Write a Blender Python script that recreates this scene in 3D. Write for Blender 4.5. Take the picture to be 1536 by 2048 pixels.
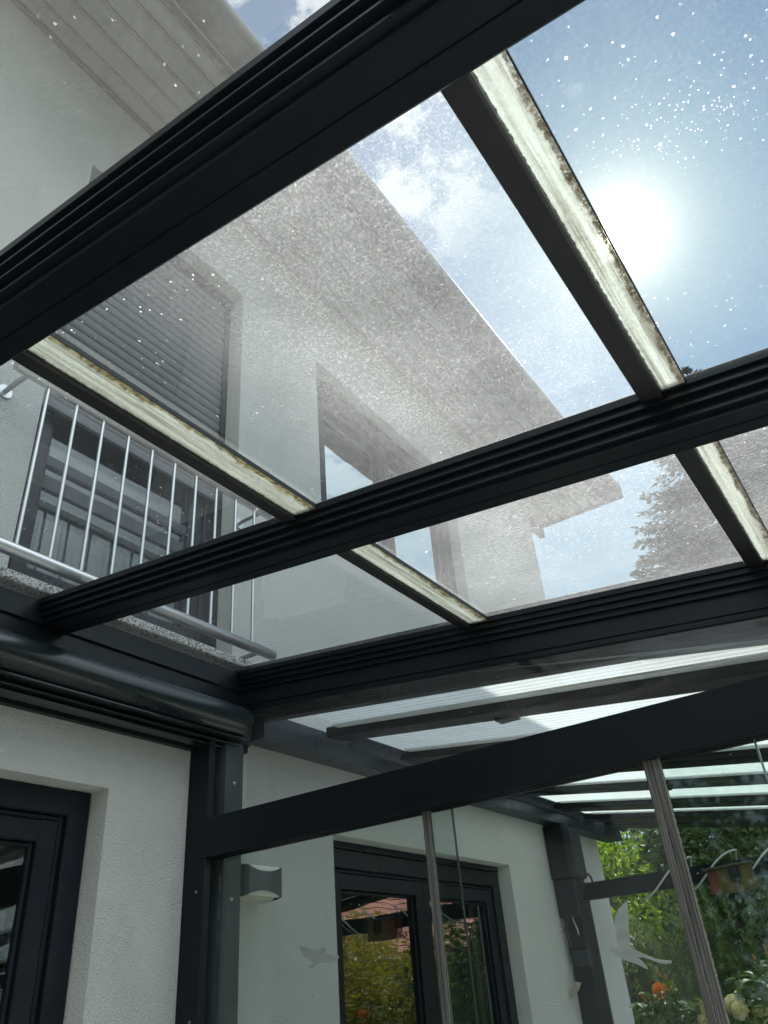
import bpy, math, random
from mathutils import Vector, Matrix

# ------------------------------------------------------------------ start
for o in list(bpy.data.objects):
    bpy.data.objects.remove(o, do_unlink=True)
S = bpy.context.scene
COL = S.collection
random.seed(7)

# ------------------------------------------------------------------ camera (origin = eye, 1.6 m above the terrace)
RC = ((0.8199506602, 0.5673180890, -0.0763616442),
      (-0.3597278137, 0.4068991292, -0.8396600495),
      (-0.4452828482, 0.7159492192, 0.5377173055))
cam = bpy.data.cameras.new('camera')
camo = bpy.data.objects.new('camera', cam)
COL.objects.link(camo)
r, d, f = Vector(RC[0]), Vector(RC[1]), Vector(RC[2])
camo.matrix_world = Matrix(((r.x, -d.x, -f.x, 0), (r.y, -d.y, -f.y, 0), (r.z, -d.z, -f.z, 0), (0, 0, 0, 1)))
cam.sensor_fit = 'HORIZONTAL'
cam.sensor_width = 36.0
cam.lens = 1538.955 / 1536 * 36
cam.clip_start = 0.02
cam.clip_end = 3000
S.camera = camo
FL = -1.6                                     # terrace level

# ------------------------------------------------------------------ light
SUN = Vector((-0.0581, 0.6721, 0.7382)).normalized()
SUN_EL = math.asin(SUN.z)
SUN_AZ = math.atan2(SUN.x, SUN.y)             # from +Y towards +X
sl = bpy.data.lights.new('sun', 'SUN')
sl.energy = 5.0
sl.angle = math.radians(0.53)
sl.color = (1.0, 0.95, 0.87)
slo = bpy.data.objects.new('sun', sl)
COL.objects.link(slo)
slo.rotation_euler = SUN.to_track_quat('Z', 'Y').to_euler()

W = bpy.data.worlds.new('World')
S.world = W
W.use_nodes = True
nt = W.node_tree
nt.nodes.clear()


class NG:
    """tiny helper to write node graphs"""
    def __init__(self, tree):
        self.t = tree

    def n(self, typ, **kw):
        nd = self.t.nodes.new(typ)
        for k, v in kw.items():
            if k.startswith('i_'):
                key = k[2:]
                key = int(key) if key.isdigit() else key.replace('_', ' ')
                nd.inputs[key].default_value = v
            else:
                setattr(nd, k, v)
        return nd

    def l(self, a, b):
        self.t.links.new(a, b)

    def put(self, v, sock):
        if hasattr(v, 'links') or hasattr(v, 'is_linked'):
            self.l(v, sock)
        else:
            sock.default_value = v

    def m(self, op, a, b=None, c=None, clamp=False):
        nd = self.t.nodes.new('ShaderNodeMath')
        nd.operation = op
        nd.use_clamp = clamp
        self.put(a, nd.inputs[0])
        if b is not None:
            self.put(b, nd.inputs[1])
        if c is not None:
            self.put(c, nd.inputs[2])
        return nd.outputs[0]

    def mr(self, v, a, b, c, d_, smooth=False):
        nd = self.t.nodes.new('ShaderNodeMapRange')
        if smooth:
            nd.interpolation_type = 'SMOOTHSTEP'
        self.put(v, nd.inputs[0])
        for i, x in enumerate((a, b, c, d_)):
            self.put(x, nd.inputs[i + 1])
        return nd.outputs[0]

    def mixc(self, f_, a, b, mode='MIX'):
        nd = self.t.nodes.new('ShaderNodeMix')
        nd.data_type = 'RGBA'
        nd.blend_type = mode
        self.put(f_, nd.inputs[0])
        self.put(a, nd.inputs[6])
        self.put(b, nd.inputs[7])
        return nd.outputs[2]

    def mixs(self, f_, a, b):
        nd = self.t.nodes.new('ShaderNodeMixShader')
        self.put(f_, nd.inputs[0])
        self.l(a, nd.inputs[1])
        self.l(b, nd.inputs[2])
        return nd.outputs[0]

    def noise(self, vec, scale, detail=4, rough=0.55):
        nd = self.t.nodes.new('ShaderNodeTexNoise')
        nd.inputs['Scale'].default_value = scale
        nd.inputs['Detail'].default_value = detail
        nd.inputs['Roughness'].default_value = rough
        self.l(vec, nd.inputs['Vector'])
        return nd.outputs['Fac']

    def schlick(self, r0, power=5.0):
        ge = self.t.nodes.new('ShaderNodeNewGeometry')
        vd = self.t.nodes.new('ShaderNodeVectorMath')
        vd.operation = 'DOT_PRODUCT'
        self.l(ge.outputs['Incoming'], vd.inputs[0])
        self.l(ge.outputs['Normal'], vd.inputs[1])
        c = self.m('ABSOLUTE', vd.outputs['Value'])
        return self.m('MULTIPLY_ADD', self.m('POWER', self.m('SUBTRACT', 1.0, c, clamp=True), power), 1.0 - r0, r0)

    def scale(self, vec, s, loc=(0, 0, 0)):
        nd = self.t.nodes.new('ShaderNodeMapping')
        nd.inputs['Scale'].default_value = s
        nd.inputs['Location'].default_value = loc
        self.l(vec, nd.inputs['Vector'])
        return nd.outputs[0]


g = NG(nt)
sky = g.n('ShaderNodeTexSky', sky_type='NISHITA', sun_disc=False, sun_elevation=SUN_EL,
          sun_rotation=SUN_AZ, air_density=1.0, dust_density=0.0, ozone_density=1.3)
tc = g.n('ShaderNodeTexCoord')
dirv = tc.outputs['Generated']
# clouds: noise on the plane of the cloud deck, kept to a few patches of the sky
sep = g.n('ShaderNodeSeparateXYZ')
g.l(dirv, sep.inputs[0])
zz = g.m('MAXIMUM', g.m('ADD', sep.outputs[2], 0.08), 0.08)
cmb = g.n('ShaderNodeCombineXYZ')
g.l(g.m('DIVIDE', sep.outputs[0], zz), cmb.inputs[0])
g.l(g.m('DIVIDE', sep.outputs[1], zz), cmb.inputs[1])
deck = cmb.outputs[0]
c1 = g.noise(g.scale(deck, (1, 1, 1), (3.1, 0.4, 0)), 9.0, 9, 0.62)
patch = None
for (x, y, z, rad, k) in ((-0.2202, 0.5055, 0.8343, 0.16, 1.0), (-0.165, 0.46, 0.87, 0.12, 0.8), (-0.2845, 0.298, 0.9112, 0.22, 1.0),
                          (-0.03, 0.53, 0.846, 0.035, 0.75), (-0.30, 0.78, 0.55, 0.17, 0.55), (0.6, 0.1, 0.8, 0.3, 0.8),
                          (0.50, 0.62, 0.62, 0.34, 1.0), (-0.7, -0.2, 0.6, 0.5, 0.7), (0.1, -0.6, 0.7, 0.5, 0.9)):  # first patch here is unseen, added to brighten the upper window's reflection
    v = g.n('ShaderNodeVectorMath', operation='DISTANCE')
    g.l(dirv, v.inputs[0])
    v.inputs[1].default_value = (x, y, z)
    p = g.mr(v.outputs['Value'], rad * 0.25, rad, k, 0.0, True)
    patch = p if patch is None else g.m('MAXIMUM', patch, p)
cl = g.m('MULTIPLY', patch, g.mr(c1, 0.43, 0.56, 0, 1, True))
veilc = g.mr(g.noise(deck, 3.0, 5), 0.35, 0.8, 0.0, 0.22)
cl = g.m('MAXIMUM', cl, veilc)
hs = g.n('ShaderNodeHueSaturation', i_Saturation=0.92, i_Value=0.64)
g.l(sky.outputs[0], hs.inputs['Color'])
blue = g.mixc(1.0, hs.outputs[0], (0.80, 0.97, 1.0, 1), 'MULTIPLY')
skyc = g.mixc(g.m('MULTIPLY', cl, 0.85), blue, (5.0, 5.2, 5.3, 1))
dt = g.n('ShaderNodeVectorMath', operation='DOT_PRODUCT')
g.l(dirv, dt.inputs[0])
dt.inputs[1].default_value = SUN
ang = g.m('ARCCOSINE', g.m('MINIMUM', dt.outputs['Value'], 0.999999))
core = g.mr(ang, 0.012, 0.042, 1, 0, True)
halo = g.m('MULTIPLY', g.m('EXPONENT', g.m('MULTIPLY', ang, -29.0)), 13.5)
halo2 = g.m('MULTIPLY', g.m('EXPONENT', g.m('MULTIPLY', ang, -7.0)), 0.7)
# unseen cloud-shaped fill light added to the sky to brighten the shaded walls
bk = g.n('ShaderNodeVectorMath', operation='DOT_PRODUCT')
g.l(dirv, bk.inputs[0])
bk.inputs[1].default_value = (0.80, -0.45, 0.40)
fill_bank = g.m('MULTIPLY', g.mr(bk.outputs['Value'], 0.26, 0.62, 0, 1, True), g.mr(g.noise(deck, 1.6, 6), 0.30, 0.50, 0.45, 1.0, True))
skyc = g.mixc(fill_bank, skyc, (15.8, 17.2, 18.2, 1))
# thin haze: paler towards the sun and lower in the sky
hz = g.m('MAXIMUM', g.m('MULTIPLY', g.m('EXPONENT', g.m('MULTIPLY', g.m('MULTIPLY', ang, ang), -24.0)), 0.85), g.mr(sep.outputs[2], 0.72, 0.45, 0.0, 0.72))
skyc = g.mixc(hz, skyc, (2.75, 3.75, 4.25, 1))
# the bright aureole round the sun
glow = g.m('ADD', g.m('ADD', g.m('MULTIPLY', g.m('POWER', core, 2.0), 60.0), halo), halo2)
gc = g.n('ShaderNodeMix', data_type='RGBA', blend_type='ADD')
gc.inputs[0].default_value = 1.0
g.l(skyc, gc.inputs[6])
gm = g.n('ShaderNodeVectorMath', operation='SCALE')
gm.inputs[0].default_value = (1.0, 0.90, 0.70)
g.l(glow, gm.inputs['Scale'])
g.l(gm.outputs[0], gc.inputs[7])
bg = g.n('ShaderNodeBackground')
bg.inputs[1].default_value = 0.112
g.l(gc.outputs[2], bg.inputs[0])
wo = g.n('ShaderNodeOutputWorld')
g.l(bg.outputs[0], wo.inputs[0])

S.view_settings.view_transform = 'Standard'
S.view_settings.look = 'None'
S.view_settings.gamma = 1
S.view_settings.exposure = 0.79
S.render.engine = 'CYCLES'
S.cycles.max_bounces = 10
S.cycles.transparent_max_bounces = 24
S.cycles.transmission_bounces = 8
S.cycles.sample_clamp_indirect = 6

# ------------------------------------------------------------------ materials
MATS = {}


def newmat(name):
    m = bpy.data.materials.new(name)
    m.use_nodes = True
    m.node_tree.nodes.clear()
    return m, NG(m.node_tree)


def pbr(name, col, rough=0.6, metal=0.0, var=0.0, vscale=3.0, bump=0.0, bscale=100.0, bdist=0.003, spec=0.5, stretch=(1, 1, 1), dirt=None, rvar=0.0, coat=0.0):
    m, g = newmat(name)
    pos = g.n('ShaderNodeNewGeometry').outputs['Position']
    pos = g.scale(pos, stretch)
    b = g.n('ShaderNodeBsdfPrincipled')
    b.inputs['Roughness'].default_value = rough
    b.inputs['Metallic'].default_value = metal
    b.inputs['Specular IOR Level'].default_value = spec * (0.45 if name in ('alu', 'frame_dark', 'alu_slate', 'box_dark', 'alu_grey', 'frame_grey') else 1)
    b.inputs['Coat Weight'].default_value = coat
    c = (*col, 1)
    if var:
        nz = g.noise(pos, vscale, 6, 0.6)
        lo = tuple(x * (1 - var) for x in col) + (1,)
        hi = tuple(min(1, x * (1 + var)) for x in col) + (1,)
        c = g.mixc(g.mr(nz, 0.3, 0.7, 0, 1), lo, hi)
    if dirt:
        nz = g.noise(pos, dirt[1], 7, 0.65)
        c = g.mixc(g.mr(nz, dirt[2], dirt[2] + 0.15, 0, dirt[3]), c, (*dirt[0], 1))
    g.put(c, b.inputs['Base Color'])
    if rvar:
        g.l(g.mr(g.noise(pos, vscale * 4, 5), 0.3, 0.7, max(0.05, rough - rvar), min(1, rough + rvar)), b.inputs['Roughness'])
    if bump:
        bp = g.n('ShaderNodeBump')
        bp.inputs['Strength'].default_value = bump
        bp.inputs['Distance'].default_value = bdist
        g.l(g.noise(pos, bscale, 4, 0.6), bp.inputs['Height'])
        g.l(bp.outputs[0], b.inputs['Normal'])
    o = g.n('ShaderNodeOutputMaterial')
    g.l(b.outputs[0], o.inputs[0])
    MATS[name] = m
    return m


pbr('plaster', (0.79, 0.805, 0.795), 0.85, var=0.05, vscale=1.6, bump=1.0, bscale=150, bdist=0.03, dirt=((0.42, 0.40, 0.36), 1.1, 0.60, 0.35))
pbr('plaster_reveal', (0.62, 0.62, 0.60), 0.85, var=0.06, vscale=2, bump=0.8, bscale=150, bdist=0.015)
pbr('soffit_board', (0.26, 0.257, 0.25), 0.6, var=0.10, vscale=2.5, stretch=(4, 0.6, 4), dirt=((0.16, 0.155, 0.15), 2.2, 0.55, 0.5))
pbr('vent_mesh', (0.11, 0.11, 0.11), 0.7, var=0.7, vscale=260, metal=0.3)
pbr('zinc', (0.11, 0.11, 0.115), 0.5, metal=0.4, var=0.25, vscale=5, dirt=((0.2, 0.19, 0.18), 7, 0.55, 0.4))
pbr('roof_tile', (0.10, 0.085, 0.08), 0.8, var=0.3, vscale=6)
pbr('alu', (0.0065, 0.0085, 0.0125), 0.36, var=0.12, vscale=3, stretch=(1, 3, 3), rvar=0.07, bump=0.03, bscale=900, bdist=0.0005)
pbr('bar_alu', (0.022, 0.022, 0.024), 0.5, var=0.2, vscale=14)
pbr('alu_gloss', (0.007, 0.013, 0.016), 0.30, var=0.15, vscale=3, rvar=0.04, coat=0.3, dirt=((0.03, 0.022, 0.014), 3.0, 0.60, 0.5))
pbr('alu_grey', (0.045, 0.058, 0.064), 0.38, var=0.15, vscale=6, rvar=0.08)
pbr('alu_slate', (0.03, 0.04, 0.055), 0.36, var=0.25, vscale=5, rvar=0.10, dirt=((0.14, 0.15, 0.16), 6, 0.62, 0.4))
pbr('frame_dark', (0.009, 0.011, 0.017), 0.38, var=0.15, vscale=5, rvar=0.08)
pbr('frame_grey', (0.035, 0.042, 0.05), 0.42, var=0.1, vscale=5)
pbr('steel', (0.47, 0.48, 0.49), 0.38, metal=1.0)
pbr('screw_steel', (0.45, 0.38, 0.32), 0.35, metal=1.0)
pbr('cap_top', (0.05, 0.05, 0.05), 0.95, var=0.4, vscale=60, spec=0.05)
pbr('dark_room', (0.015, 0.015, 0.017), 0.9)
pbr('curtain', (0.055, 0.066, 0.085), 0.85, var=0.25, vscale=3, stretch=(1, 12, 0.4))
pbr('lamp_shell', (0.05, 0.058, 0.066), 0.45, var=0.08, vscale=6)
pbr('lamp_white', (0.72, 0.74, 0.74), 0.5, var=0.06, vscale=12)
pbr('lamp_cream', (0.50, 0.48, 0.42), 0.6, var=0.06, vscale=12)
pbr('box_dark', (0.011, 0.011, 0.016), 0.5, var=0.15, vscale=9)
pbr('rubber', (0.012, 0.012, 0.014), 0.6)
pbr('cable_pale', (0.50, 0.52, 0.50), 0.4)
pbr('tag_beige', (0.28, 0.26, 0.22), 0.6)
pbr('paving', (0.50, 0.47, 0.44), 0.85, var=0.15, vscale=4, bump=0.3, bscale=60)
pbr('soil', (0.10, 0.075, 0.05), 0.95, var=0.3, vscale=6)
pbr('grass', (0.06, 0.10, 0.03), 0.95, var=0.35, vscale=20, bump=0.6, bscale=40, bdist=0.03)
pbr('bark', (0.09, 0.07, 0.05), 0.9, var=0.3, vscale=12, bump=0.6, bscale=40, bdist=0.01)
pbr('stem', (0.10, 0.13, 0.05), 0.6)
pbr('red_paint', (0.14, 0.028, 0.022), 0.55, var=0.2, vscale=12)
pbr('yellow_paint', (0.11, 0.075, 0.022), 0.55, var=0.2, vscale=12)
pbr('bark_box', (0.08, 0.07, 0.06), 0.8)
pbr('clay_tile', (0.33, 0.075, 0.04), 0.8, var=0.3, vscale=6)
pbr('far_wall', (0.55, 0.52, 0.46), 0.85, var=0.1, vscale=2)


def granite():
    m, g = newmat('granite')
    pos = g.n('ShaderNodeNewGeometry').outputs['Position']
    v = g.n('ShaderNodeTexVoronoi', i_Scale=190.0)
    g.l(pos, v.inputs['Vector'])
    s = g.n('ShaderNodeSeparateColor')
    g.l(v.outputs['Color'], s.inputs[0])
    c = g.mixc(g.mr(s.outputs[0], 0.45, 0.62, 0, 1), (0.50, 0.50, 0.48, 1), (0.045, 0.045, 0.045, 1))
    c = g.mixc(g.mr(g.noise(pos, 120, 3), 0.4, 0.6, 0, 0.5), c, (0.6, 0.6, 0.58, 1))
    b = g.n('ShaderNodeBsdfPrincipled', i_Roughness=0.5)
    g.l(c, b.inputs['Base Color'])
    o = g.n('ShaderNodeOutputMaterial')
    g.l(b.outputs[0], o.inputs[0])
    MATS['granite'] = m


granite()


def shutter_mat():
    pbr('shutter', (0.10, 0.11, 0.12), 0.5, var=0.08, vscale=4, stretch=(1, 0.5, 6))


shutter_mat()


def dusty_glass(name, veil, fine, spots, xgrad=None, coat=1.5, tint=(0.93, 0.965, 0.95), patches=True, dustcol=(0.76, 0.77, 0.78), streak=None, cluster=False):
    """thin pane: clear glass with a film of dust, fine grit, splashes; the film is a translucent layer that the sun lights"""
    m, g = newmat(name)
    pos = g.n('ShaderNodeNewGeometry').outputs['Position']
    sx = g.n('ShaderNodeSeparateXYZ')
    g.l(pos, sx.inputs[0])
    big = g.mr(g.noise(pos, 2.3, 5, 0.6), 0.3, 0.7, 0.55, 1.25)
    dens = g.m('MULTIPLY', big, 1.0)
    if xgrad:
        dens = g.m('MULTIPLY', dens, g.mr(sx.outputs[0], xgrad[0], xgrad[1], xgrad[2], xgrad[3], True))
    grit = g.mr(g.noise(g.scale(pos, streak or (1, 1, 1)), 230, 5, 0.80), 0.44, 0.62, 0.0, 1.0)
    grit2 = g.mr(g.noise(pos, 130, 5, 0.75), 0.35, 0.75, 0.2, 1.2)
    film = g.m('MULTIPLY', dens, g.m('ADD', veil, g.m('MULTIPLY', g.m('MULTIPLY', grit, grit2), fine)))

    def dots(scale, keep, r0, r1, mask=None, stretch=None):
        v = g.n('ShaderNodeTexVoronoi', i_Scale=scale)
        src = g.scale(pos, stretch) if stretch else pos
        # wobble so that splashes are not perfect discs
        nz = g.n('ShaderNodeTexNoise', i_Scale=scale * 3.0)
        g.l(src, nz.inputs['Vector'])
        mx = g.n('ShaderNodeVectorMath', operation='MULTIPLY_ADD')
        g.l(nz.outputs['Color'], mx.inputs[0])
        mx.inputs[1].default_value = (0.60 / scale,) * 3
        g.l(src, mx.inputs[2])
        g.l(mx.outputs[0], v.inputs['Vector'])
        s = g.n('ShaderNodeSeparateColor')
        g.l(v.outputs['Color'], s.inputs[0])
        rad = g.mr(s.outputs[1], 0, 1, r0, r1)
        inside = g.m('LESS_THAN', v.outputs['Distance'], rad)
        on = g.m('LESS_THAN', s.outputs[0], keep)
        res = g.m('MULTIPLY', inside, on)
        if mask is not None:
            res = g.m('MULTIPLY', res, mask)
        return res
    mk = g.mr(g.noise(pos, 3.1, 3), 0.45, 0.62, 0.12, 1.0)
    d1 = dots(40, 0.10 * spots, 0.04, 0.13)
    d2 = dots(120, 0.20 * spots, 0.10, 0.26, mk)
    sp = g.m('MAXIMUM', g.m('MULTIPLY', d1, g.mr(g.noise(pos, 15, 2), 0.35, 0.65, 0.25, 0.85)), g.m('MULTIPLY', d2, 0.7))
    if xgrad:
        d4 = dots(190, 0.34, 0.10, 0.34, None, streak)
        fade = g.mr(sx.outputs[0], xgrad[0] + 0.1, xgrad[1] + 0.15, 0.0, 0.30, True)
        sp = g.m('MAXIMUM', sp, g.m('MULTIPLY', d4, g.m('MULTIPLY', fade, g.mr(mk, 0, 1, 0.5, 1.0))))
    if cluster:
        # one burst of fine droppings in the clean outer pane
        v = g.n('ShaderNodeVectorMath', operation='DISTANCE')
        g.l(g.scale(pos, (0.75, 1.9, 0.0), (0.0, 0.0, 0.0)), v.inputs[0])
        v.inputs[1].default_value = (0.015 * 0.75, 0.70 * 1.9, 0)
        cm = g.mr(v.outputs['Value'], 0.0, 0.19, 1, 0, True)
        d3 = dots(215, g.m('MULTIPLY', cm, g.mr(g.noise(pos, 30, 4), 0.35, 0.65, 0.25, 1.15)), 0.06, 0.28)
        sp = g.m('MAXIMUM', sp, g.m('MULTIPLY', d3, 0.8))
    cov = g.m('MAXIMUM', film, sp, clamp=True)
    tr = g.n('ShaderNodeBsdfTransparent')
    tr.inputs[0].default_value = (*tint, 1)
    gl = g.n('ShaderNodeBsdfGlossy')
    gl.inputs['Roughness'].default_value = 0.03
    clear = g.mixs(g.m('MULTIPLY', g.schlick(0.042), coat, clamp=True), tr.outputs[0], gl.outputs[0])
    tl = g.n('ShaderNodeBsdfTranslucent')
    df = g.n('ShaderNodeBsdfDiffuse')
    dc = g.mixc(g.noise(pos, 40, 3), (*dustcol, 1), (dustcol[0] * 0.9, dustcol[1] * 0.88, dustcol[2] * 0.86, 1))
    dc = g.mixc(sp, dc, (0.93, 0.91, 0.84, 1))
    g.l(dc, tl.inputs[0])
    g.l(dc, df.inputs[0])
    dirt = g.mixs(0.25, tl.outputs[0], df.outputs[0])
    o = g.n('ShaderNodeOutputMaterial')
    g.l(g.mixs(cov, clear, dirt), o.inputs[0])
    MATS[name] = m


dusty_glass('roof_glass_wall', 0.03, 0.10, 0.5)
dusty_glass('roof_glass_mid', 0.18, 0.30, 0.8, xgrad=(-0.93, -0.48, 0.06, 1.0))
dusty_glass('roof_glass_near', 0.09, 0.05, 0.35, dustcol=(0.62, 0.62, 0.60))
dusty_glass('roof_glass_outer', 0.01, 0.10, 0.9, cluster=True)
dusty_glass('roof_glass_far', 0.17, 0.32, 1.1, streak=(0.45, 1.3, 1), xgrad=(-0.95, -0.55, 0.6, 1.0))
dusty_glass('side_glass', 0.0, 0.004, 0.04, tint=(0.91, 0.955, 0.94), coat=0.7)
dusty_glass('gable_glass', 0.03, 0.10, 0.25, tint=(0.9, 0.93, 0.93), streak=(2.5, 1, 0.15))


def canopy_sheet():
    m, g = newmat('canopy_sheet')
    pos = g.n('ShaderNodeNewGeometry').outputs['Position']
    # multiwall sheet: webs run along the rafters (direction (1,-.227))
    mp = g.n('ShaderNodeMapping')
    mp.inputs['Rotation'].default_value = (0, 0, math.atan2(0.227, 1))
    g.l(pos, mp.inputs['Vector'])
    wv = g.n('ShaderNodeTexWave', wave_type='BANDS', bands_direction='Y', i_Scale=9.0, i_Distortion=0.6)
    g.l(mp.outputs[0], wv.inputs['Vector'])
    web = g.mr(wv.outputs['Fac'], 0.2, 0.9, 0.72, 0.95)
    blot = g.mr(g.noise(pos, 7, 6, 0.7), 0.35, 0.7, -0.08, 0.10)
    cov = g.m('ADD', web, blot, clamp=True)
    tl = g.n('ShaderNodeBsdfTranslucent')
    tl.inputs[0].default_value = (0.44, 0.47, 0.47, 1)
    df = g.n('ShaderNodeBsdfDiffuse')
    df.inputs[0].default_value = (0.45, 0.48, 0.49, 1)
    tr = g.n('ShaderNodeBsdfTransparent')
    tr.inputs[0].default_value = (0.9, 0.95, 0.95, 1)
    o = g.n('ShaderNodeOutputMaterial')
    g.l(g.mixs(cov, tr.outputs[0], g.mixs(0.15, tl.outputs[0], df.outputs[0])), o.inputs[0])
    MATS['canopy_sheet'] = m


canopy_sheet()


def seal_mat(name, moss, mosscol, clear, base):
    """overlap strip of a sliding pane: murky, limed, with moss and lichen growing in from both long edges"""
    m, g = newmat(name)
    t = g.n('ShaderNodeTexCoord')
    s = g.n('ShaderNodeSeparateXYZ')
    g.l(t.outputs['Generated'], s.inputs[0])
    pos = g.n('ShaderNodeNewGeometry').outputs['Position']
    u = s.outputs[0]
    lo = g.noise(g.scale(pos, (1, 1, 1)), 9, 4, 0.6)
    fine = g.noise(pos, 240, 4, 0.75)
    mid = g.noise(pos, 85, 6, 0.75)
    # lime streaks running lengthwise
    st = g.noise(g.scale(pos, (105, 2.2, 1)), 1.0, 7, 0.72)
    streak = g.mr(st, 0.38, 0.64, 0, 1)
    grime = g.mr(g.m('ADD', g.m('MULTIPLY', fine, 0.5), g.m('MULTIPLY', mid, 0.5)), 0.38, 0.62, 0, 1)
    # moss band at the far long edge (u -> 1)
    edge = g.m('SUBTRACT', u, g.m('ADD', g.mr(lo, 0.3, 0.7, 0.93, 0.93 - moss), g.mr(fine, 0.3, 0.7, -0.10, 0.10)))
    mossf = g.m('MULTIPLY', g.mr(edge, 0.0, 0.05, 0, 1), g.mr(g.m('ADD', g.m('MULTIPLY', fine, 0.6), g.m('MULTIPLY', mid, 0.5)), 0.46, 0.58, 0.25, 1))
    edge2 = g.m('SUBTRACT', g.mr(mid, 0.35, 0.65, 0.0, 0.09), u)
    moss2 = g.mr(edge2, 0.0, 0.015, 0, 1)
    col = g.mixc(streak, (*base, 1), (base[0] * 0.50, base[1] * 0.50, base[2] * 0.47, 1))
    col = g.mixc(g.m('MULTIPLY', grime, 0.35), col, (0.52, 0.51, 0.48, 1))
    mc = g.mixc(g.mr(mid, 0.42, 0.6, 0, 1), (*mosscol, 1), (0.17, 0.14, 0.10, 1))
    col = g.mixc(mossf, col, mc)
    col = g.mixc(moss2, col, (0.15, 0.15, 0.12, 1))
    alpha = g.m('MAXIMUM', g.mr(g.m('ADD', streak, grime), 0.2, 1.6, 1 - clear, 1.0), g.m('MAXIMUM', mossf, moss2), clamp=True)
    tl = g.n('ShaderNodeBsdfTranslucent')
    g.l(col, tl.inputs[0])
    df = g.n('ShaderNodeBsdfDiffuse')
    g.l(col, df.inputs[0])
    solid = g.m('MAXIMUM', mossf, moss2)
    body = g.mixs(g.mr(solid, 0, 1, 0.2, 0.75), tl.outputs[0], df.outputs[0])
    tr = g.n('ShaderNodeBsdfTransparent')
    tr.inputs[0].default_value = (0.90, 0.94, 0.93, 1)
    o = g.n('ShaderNodeOutputMaterial')
    g.l(g.mixs(alpha, tr.outputs[0], body), o.inputs[0])
    MATS[name] = m


seal_mat('seal_lichen', 0.27, (0.66, 0.56, 0.26), 0.50, (0.52, 0.52, 0.48))
seal_mat('seal_moss', 0.32, (0.52, 0.44, 0.33), 0.75, (0.82, 0.80, 0.74))


def window_glass(name, ior=0.1, tint=0.75):
    m, g = newmat(name)
    pos = g.n('ShaderNodeNewGeometry').outputs['Position']
    bp = g.n('ShaderNodeBump', i_Strength=0.05, i_Distance=0.02)
    g.l(g.noise(pos, 3.5, 2, 0.4), bp.inputs['Height'])
    gl = g.n('ShaderNodeBsdfGlossy')
    gl.inputs['Roughness'].default_value = 0.0
    gl.inputs[0].default_value = (0.9, 0.97, 1.0, 1)
    g.l(bp.outputs[0], gl.inputs['Normal'])
    tr = g.n('ShaderNodeBsdfTransparent')
    tr.inputs[0].default_value = (tint, tint * 1.03, tint, 1)
    o = g.n('ShaderNodeOutputMaterial')
    g.l(g.mixs(g.schlick(ior), tr.outputs[0], gl.outputs[0]), o.inputs[0])
    MATS[name] = m


window_glass('window_glass', 0.24)
window_glass('window_glass_dark', 0.09, 0.6)
window_glass('window_glass_upper', 0.75)


def frost(nm, k):
    m, g = newmat(nm)
    tl = g.n('ShaderNodeBsdfTranslucent')
    tl.inputs[0].default_value = (k, k * 1.05, k * 1.03, 1)
    df = g.n('ShaderNodeBsdfDiffuse')
    df.inputs[0].default_value = (k, k * 1.05, k * 1.03, 1)
    tr = g.n('ShaderNodeBsdfTransparent')
    o = g.n('ShaderNodeOutputMaterial')
    g.l(g.mixs(0.78, tr.outputs[0], g.mixs(0.6, tl.outputs[0], df.outputs[0])), o.inputs[0])
    MATS[nm] = m


frost('frost_film', 0.42)
frost('frost_grey', 0.42)


def brush_seal():
    m, g = newmat('brush_seal')
    pos = g.n('ShaderNodeNewGeometry').outputs['Position']
    st = g.noise(g.scale(pos, (420, 420, 6)), 1.0, 4, 0.6)
    c = g.mixc(g.mr(st, 0.35, 0.65, 0, 1), (0.03, 0.03, 0.032, 1), (0.17, 0.16, 0.15, 1))
    b = g.n('ShaderNodeBsdfPrincipled', i_Roughness=0.8)
    g.l(c, b.inputs['Base Color'])
    o = g.n('ShaderNodeOutputMaterial')
    g.l(b.outputs[0], o.inputs[0])
    MATS['brush_seal'] = m


brush_seal()


def leafmat(name, a, b_, tr=0.35, vs=1.5, gloss=0.35):
    m, g = newmat(name)
    pos = g.n('ShaderNodeNewGeometry')
    nz = g.noise(pos.outputs['Position'], vs, 4, 0.7)
    ri = g.n('ShaderNodeTexWhiteNoise')
    g.l(pos.outputs['True Normal'], ri.inputs['Vector'])
    k = g.m('ADD', g.m('MULTIPLY', nz, 0.6), g.m('MULTIPLY', ri.outputs['Value'], 0.4))
    c = g.mixc(g.mr(k, 0.25, 0.75, 0, 1), (*a, 1), (*b_, 1))
    pb = g.n('ShaderNodeBsdfPrincipled', i_Roughness=0.45)
    pb.inputs['Specular IOR Level'].default_value = gloss
    g.l(c, pb.inputs['Base Color'])
    tl = g.n('ShaderNodeBsdfTranslucent')
    g.l(g.mixc(0.5, c, (b_[0] * 1.6, b_[1] * 1.5, b_[2] * 0.6, 1)), tl.inputs[0])
    o = g.n('ShaderNodeOutputMaterial')
    g.l(g.mixs(tr, pb.outputs[0], tl.outputs[0]), o.inputs[0])
    MATS[name] = m


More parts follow.
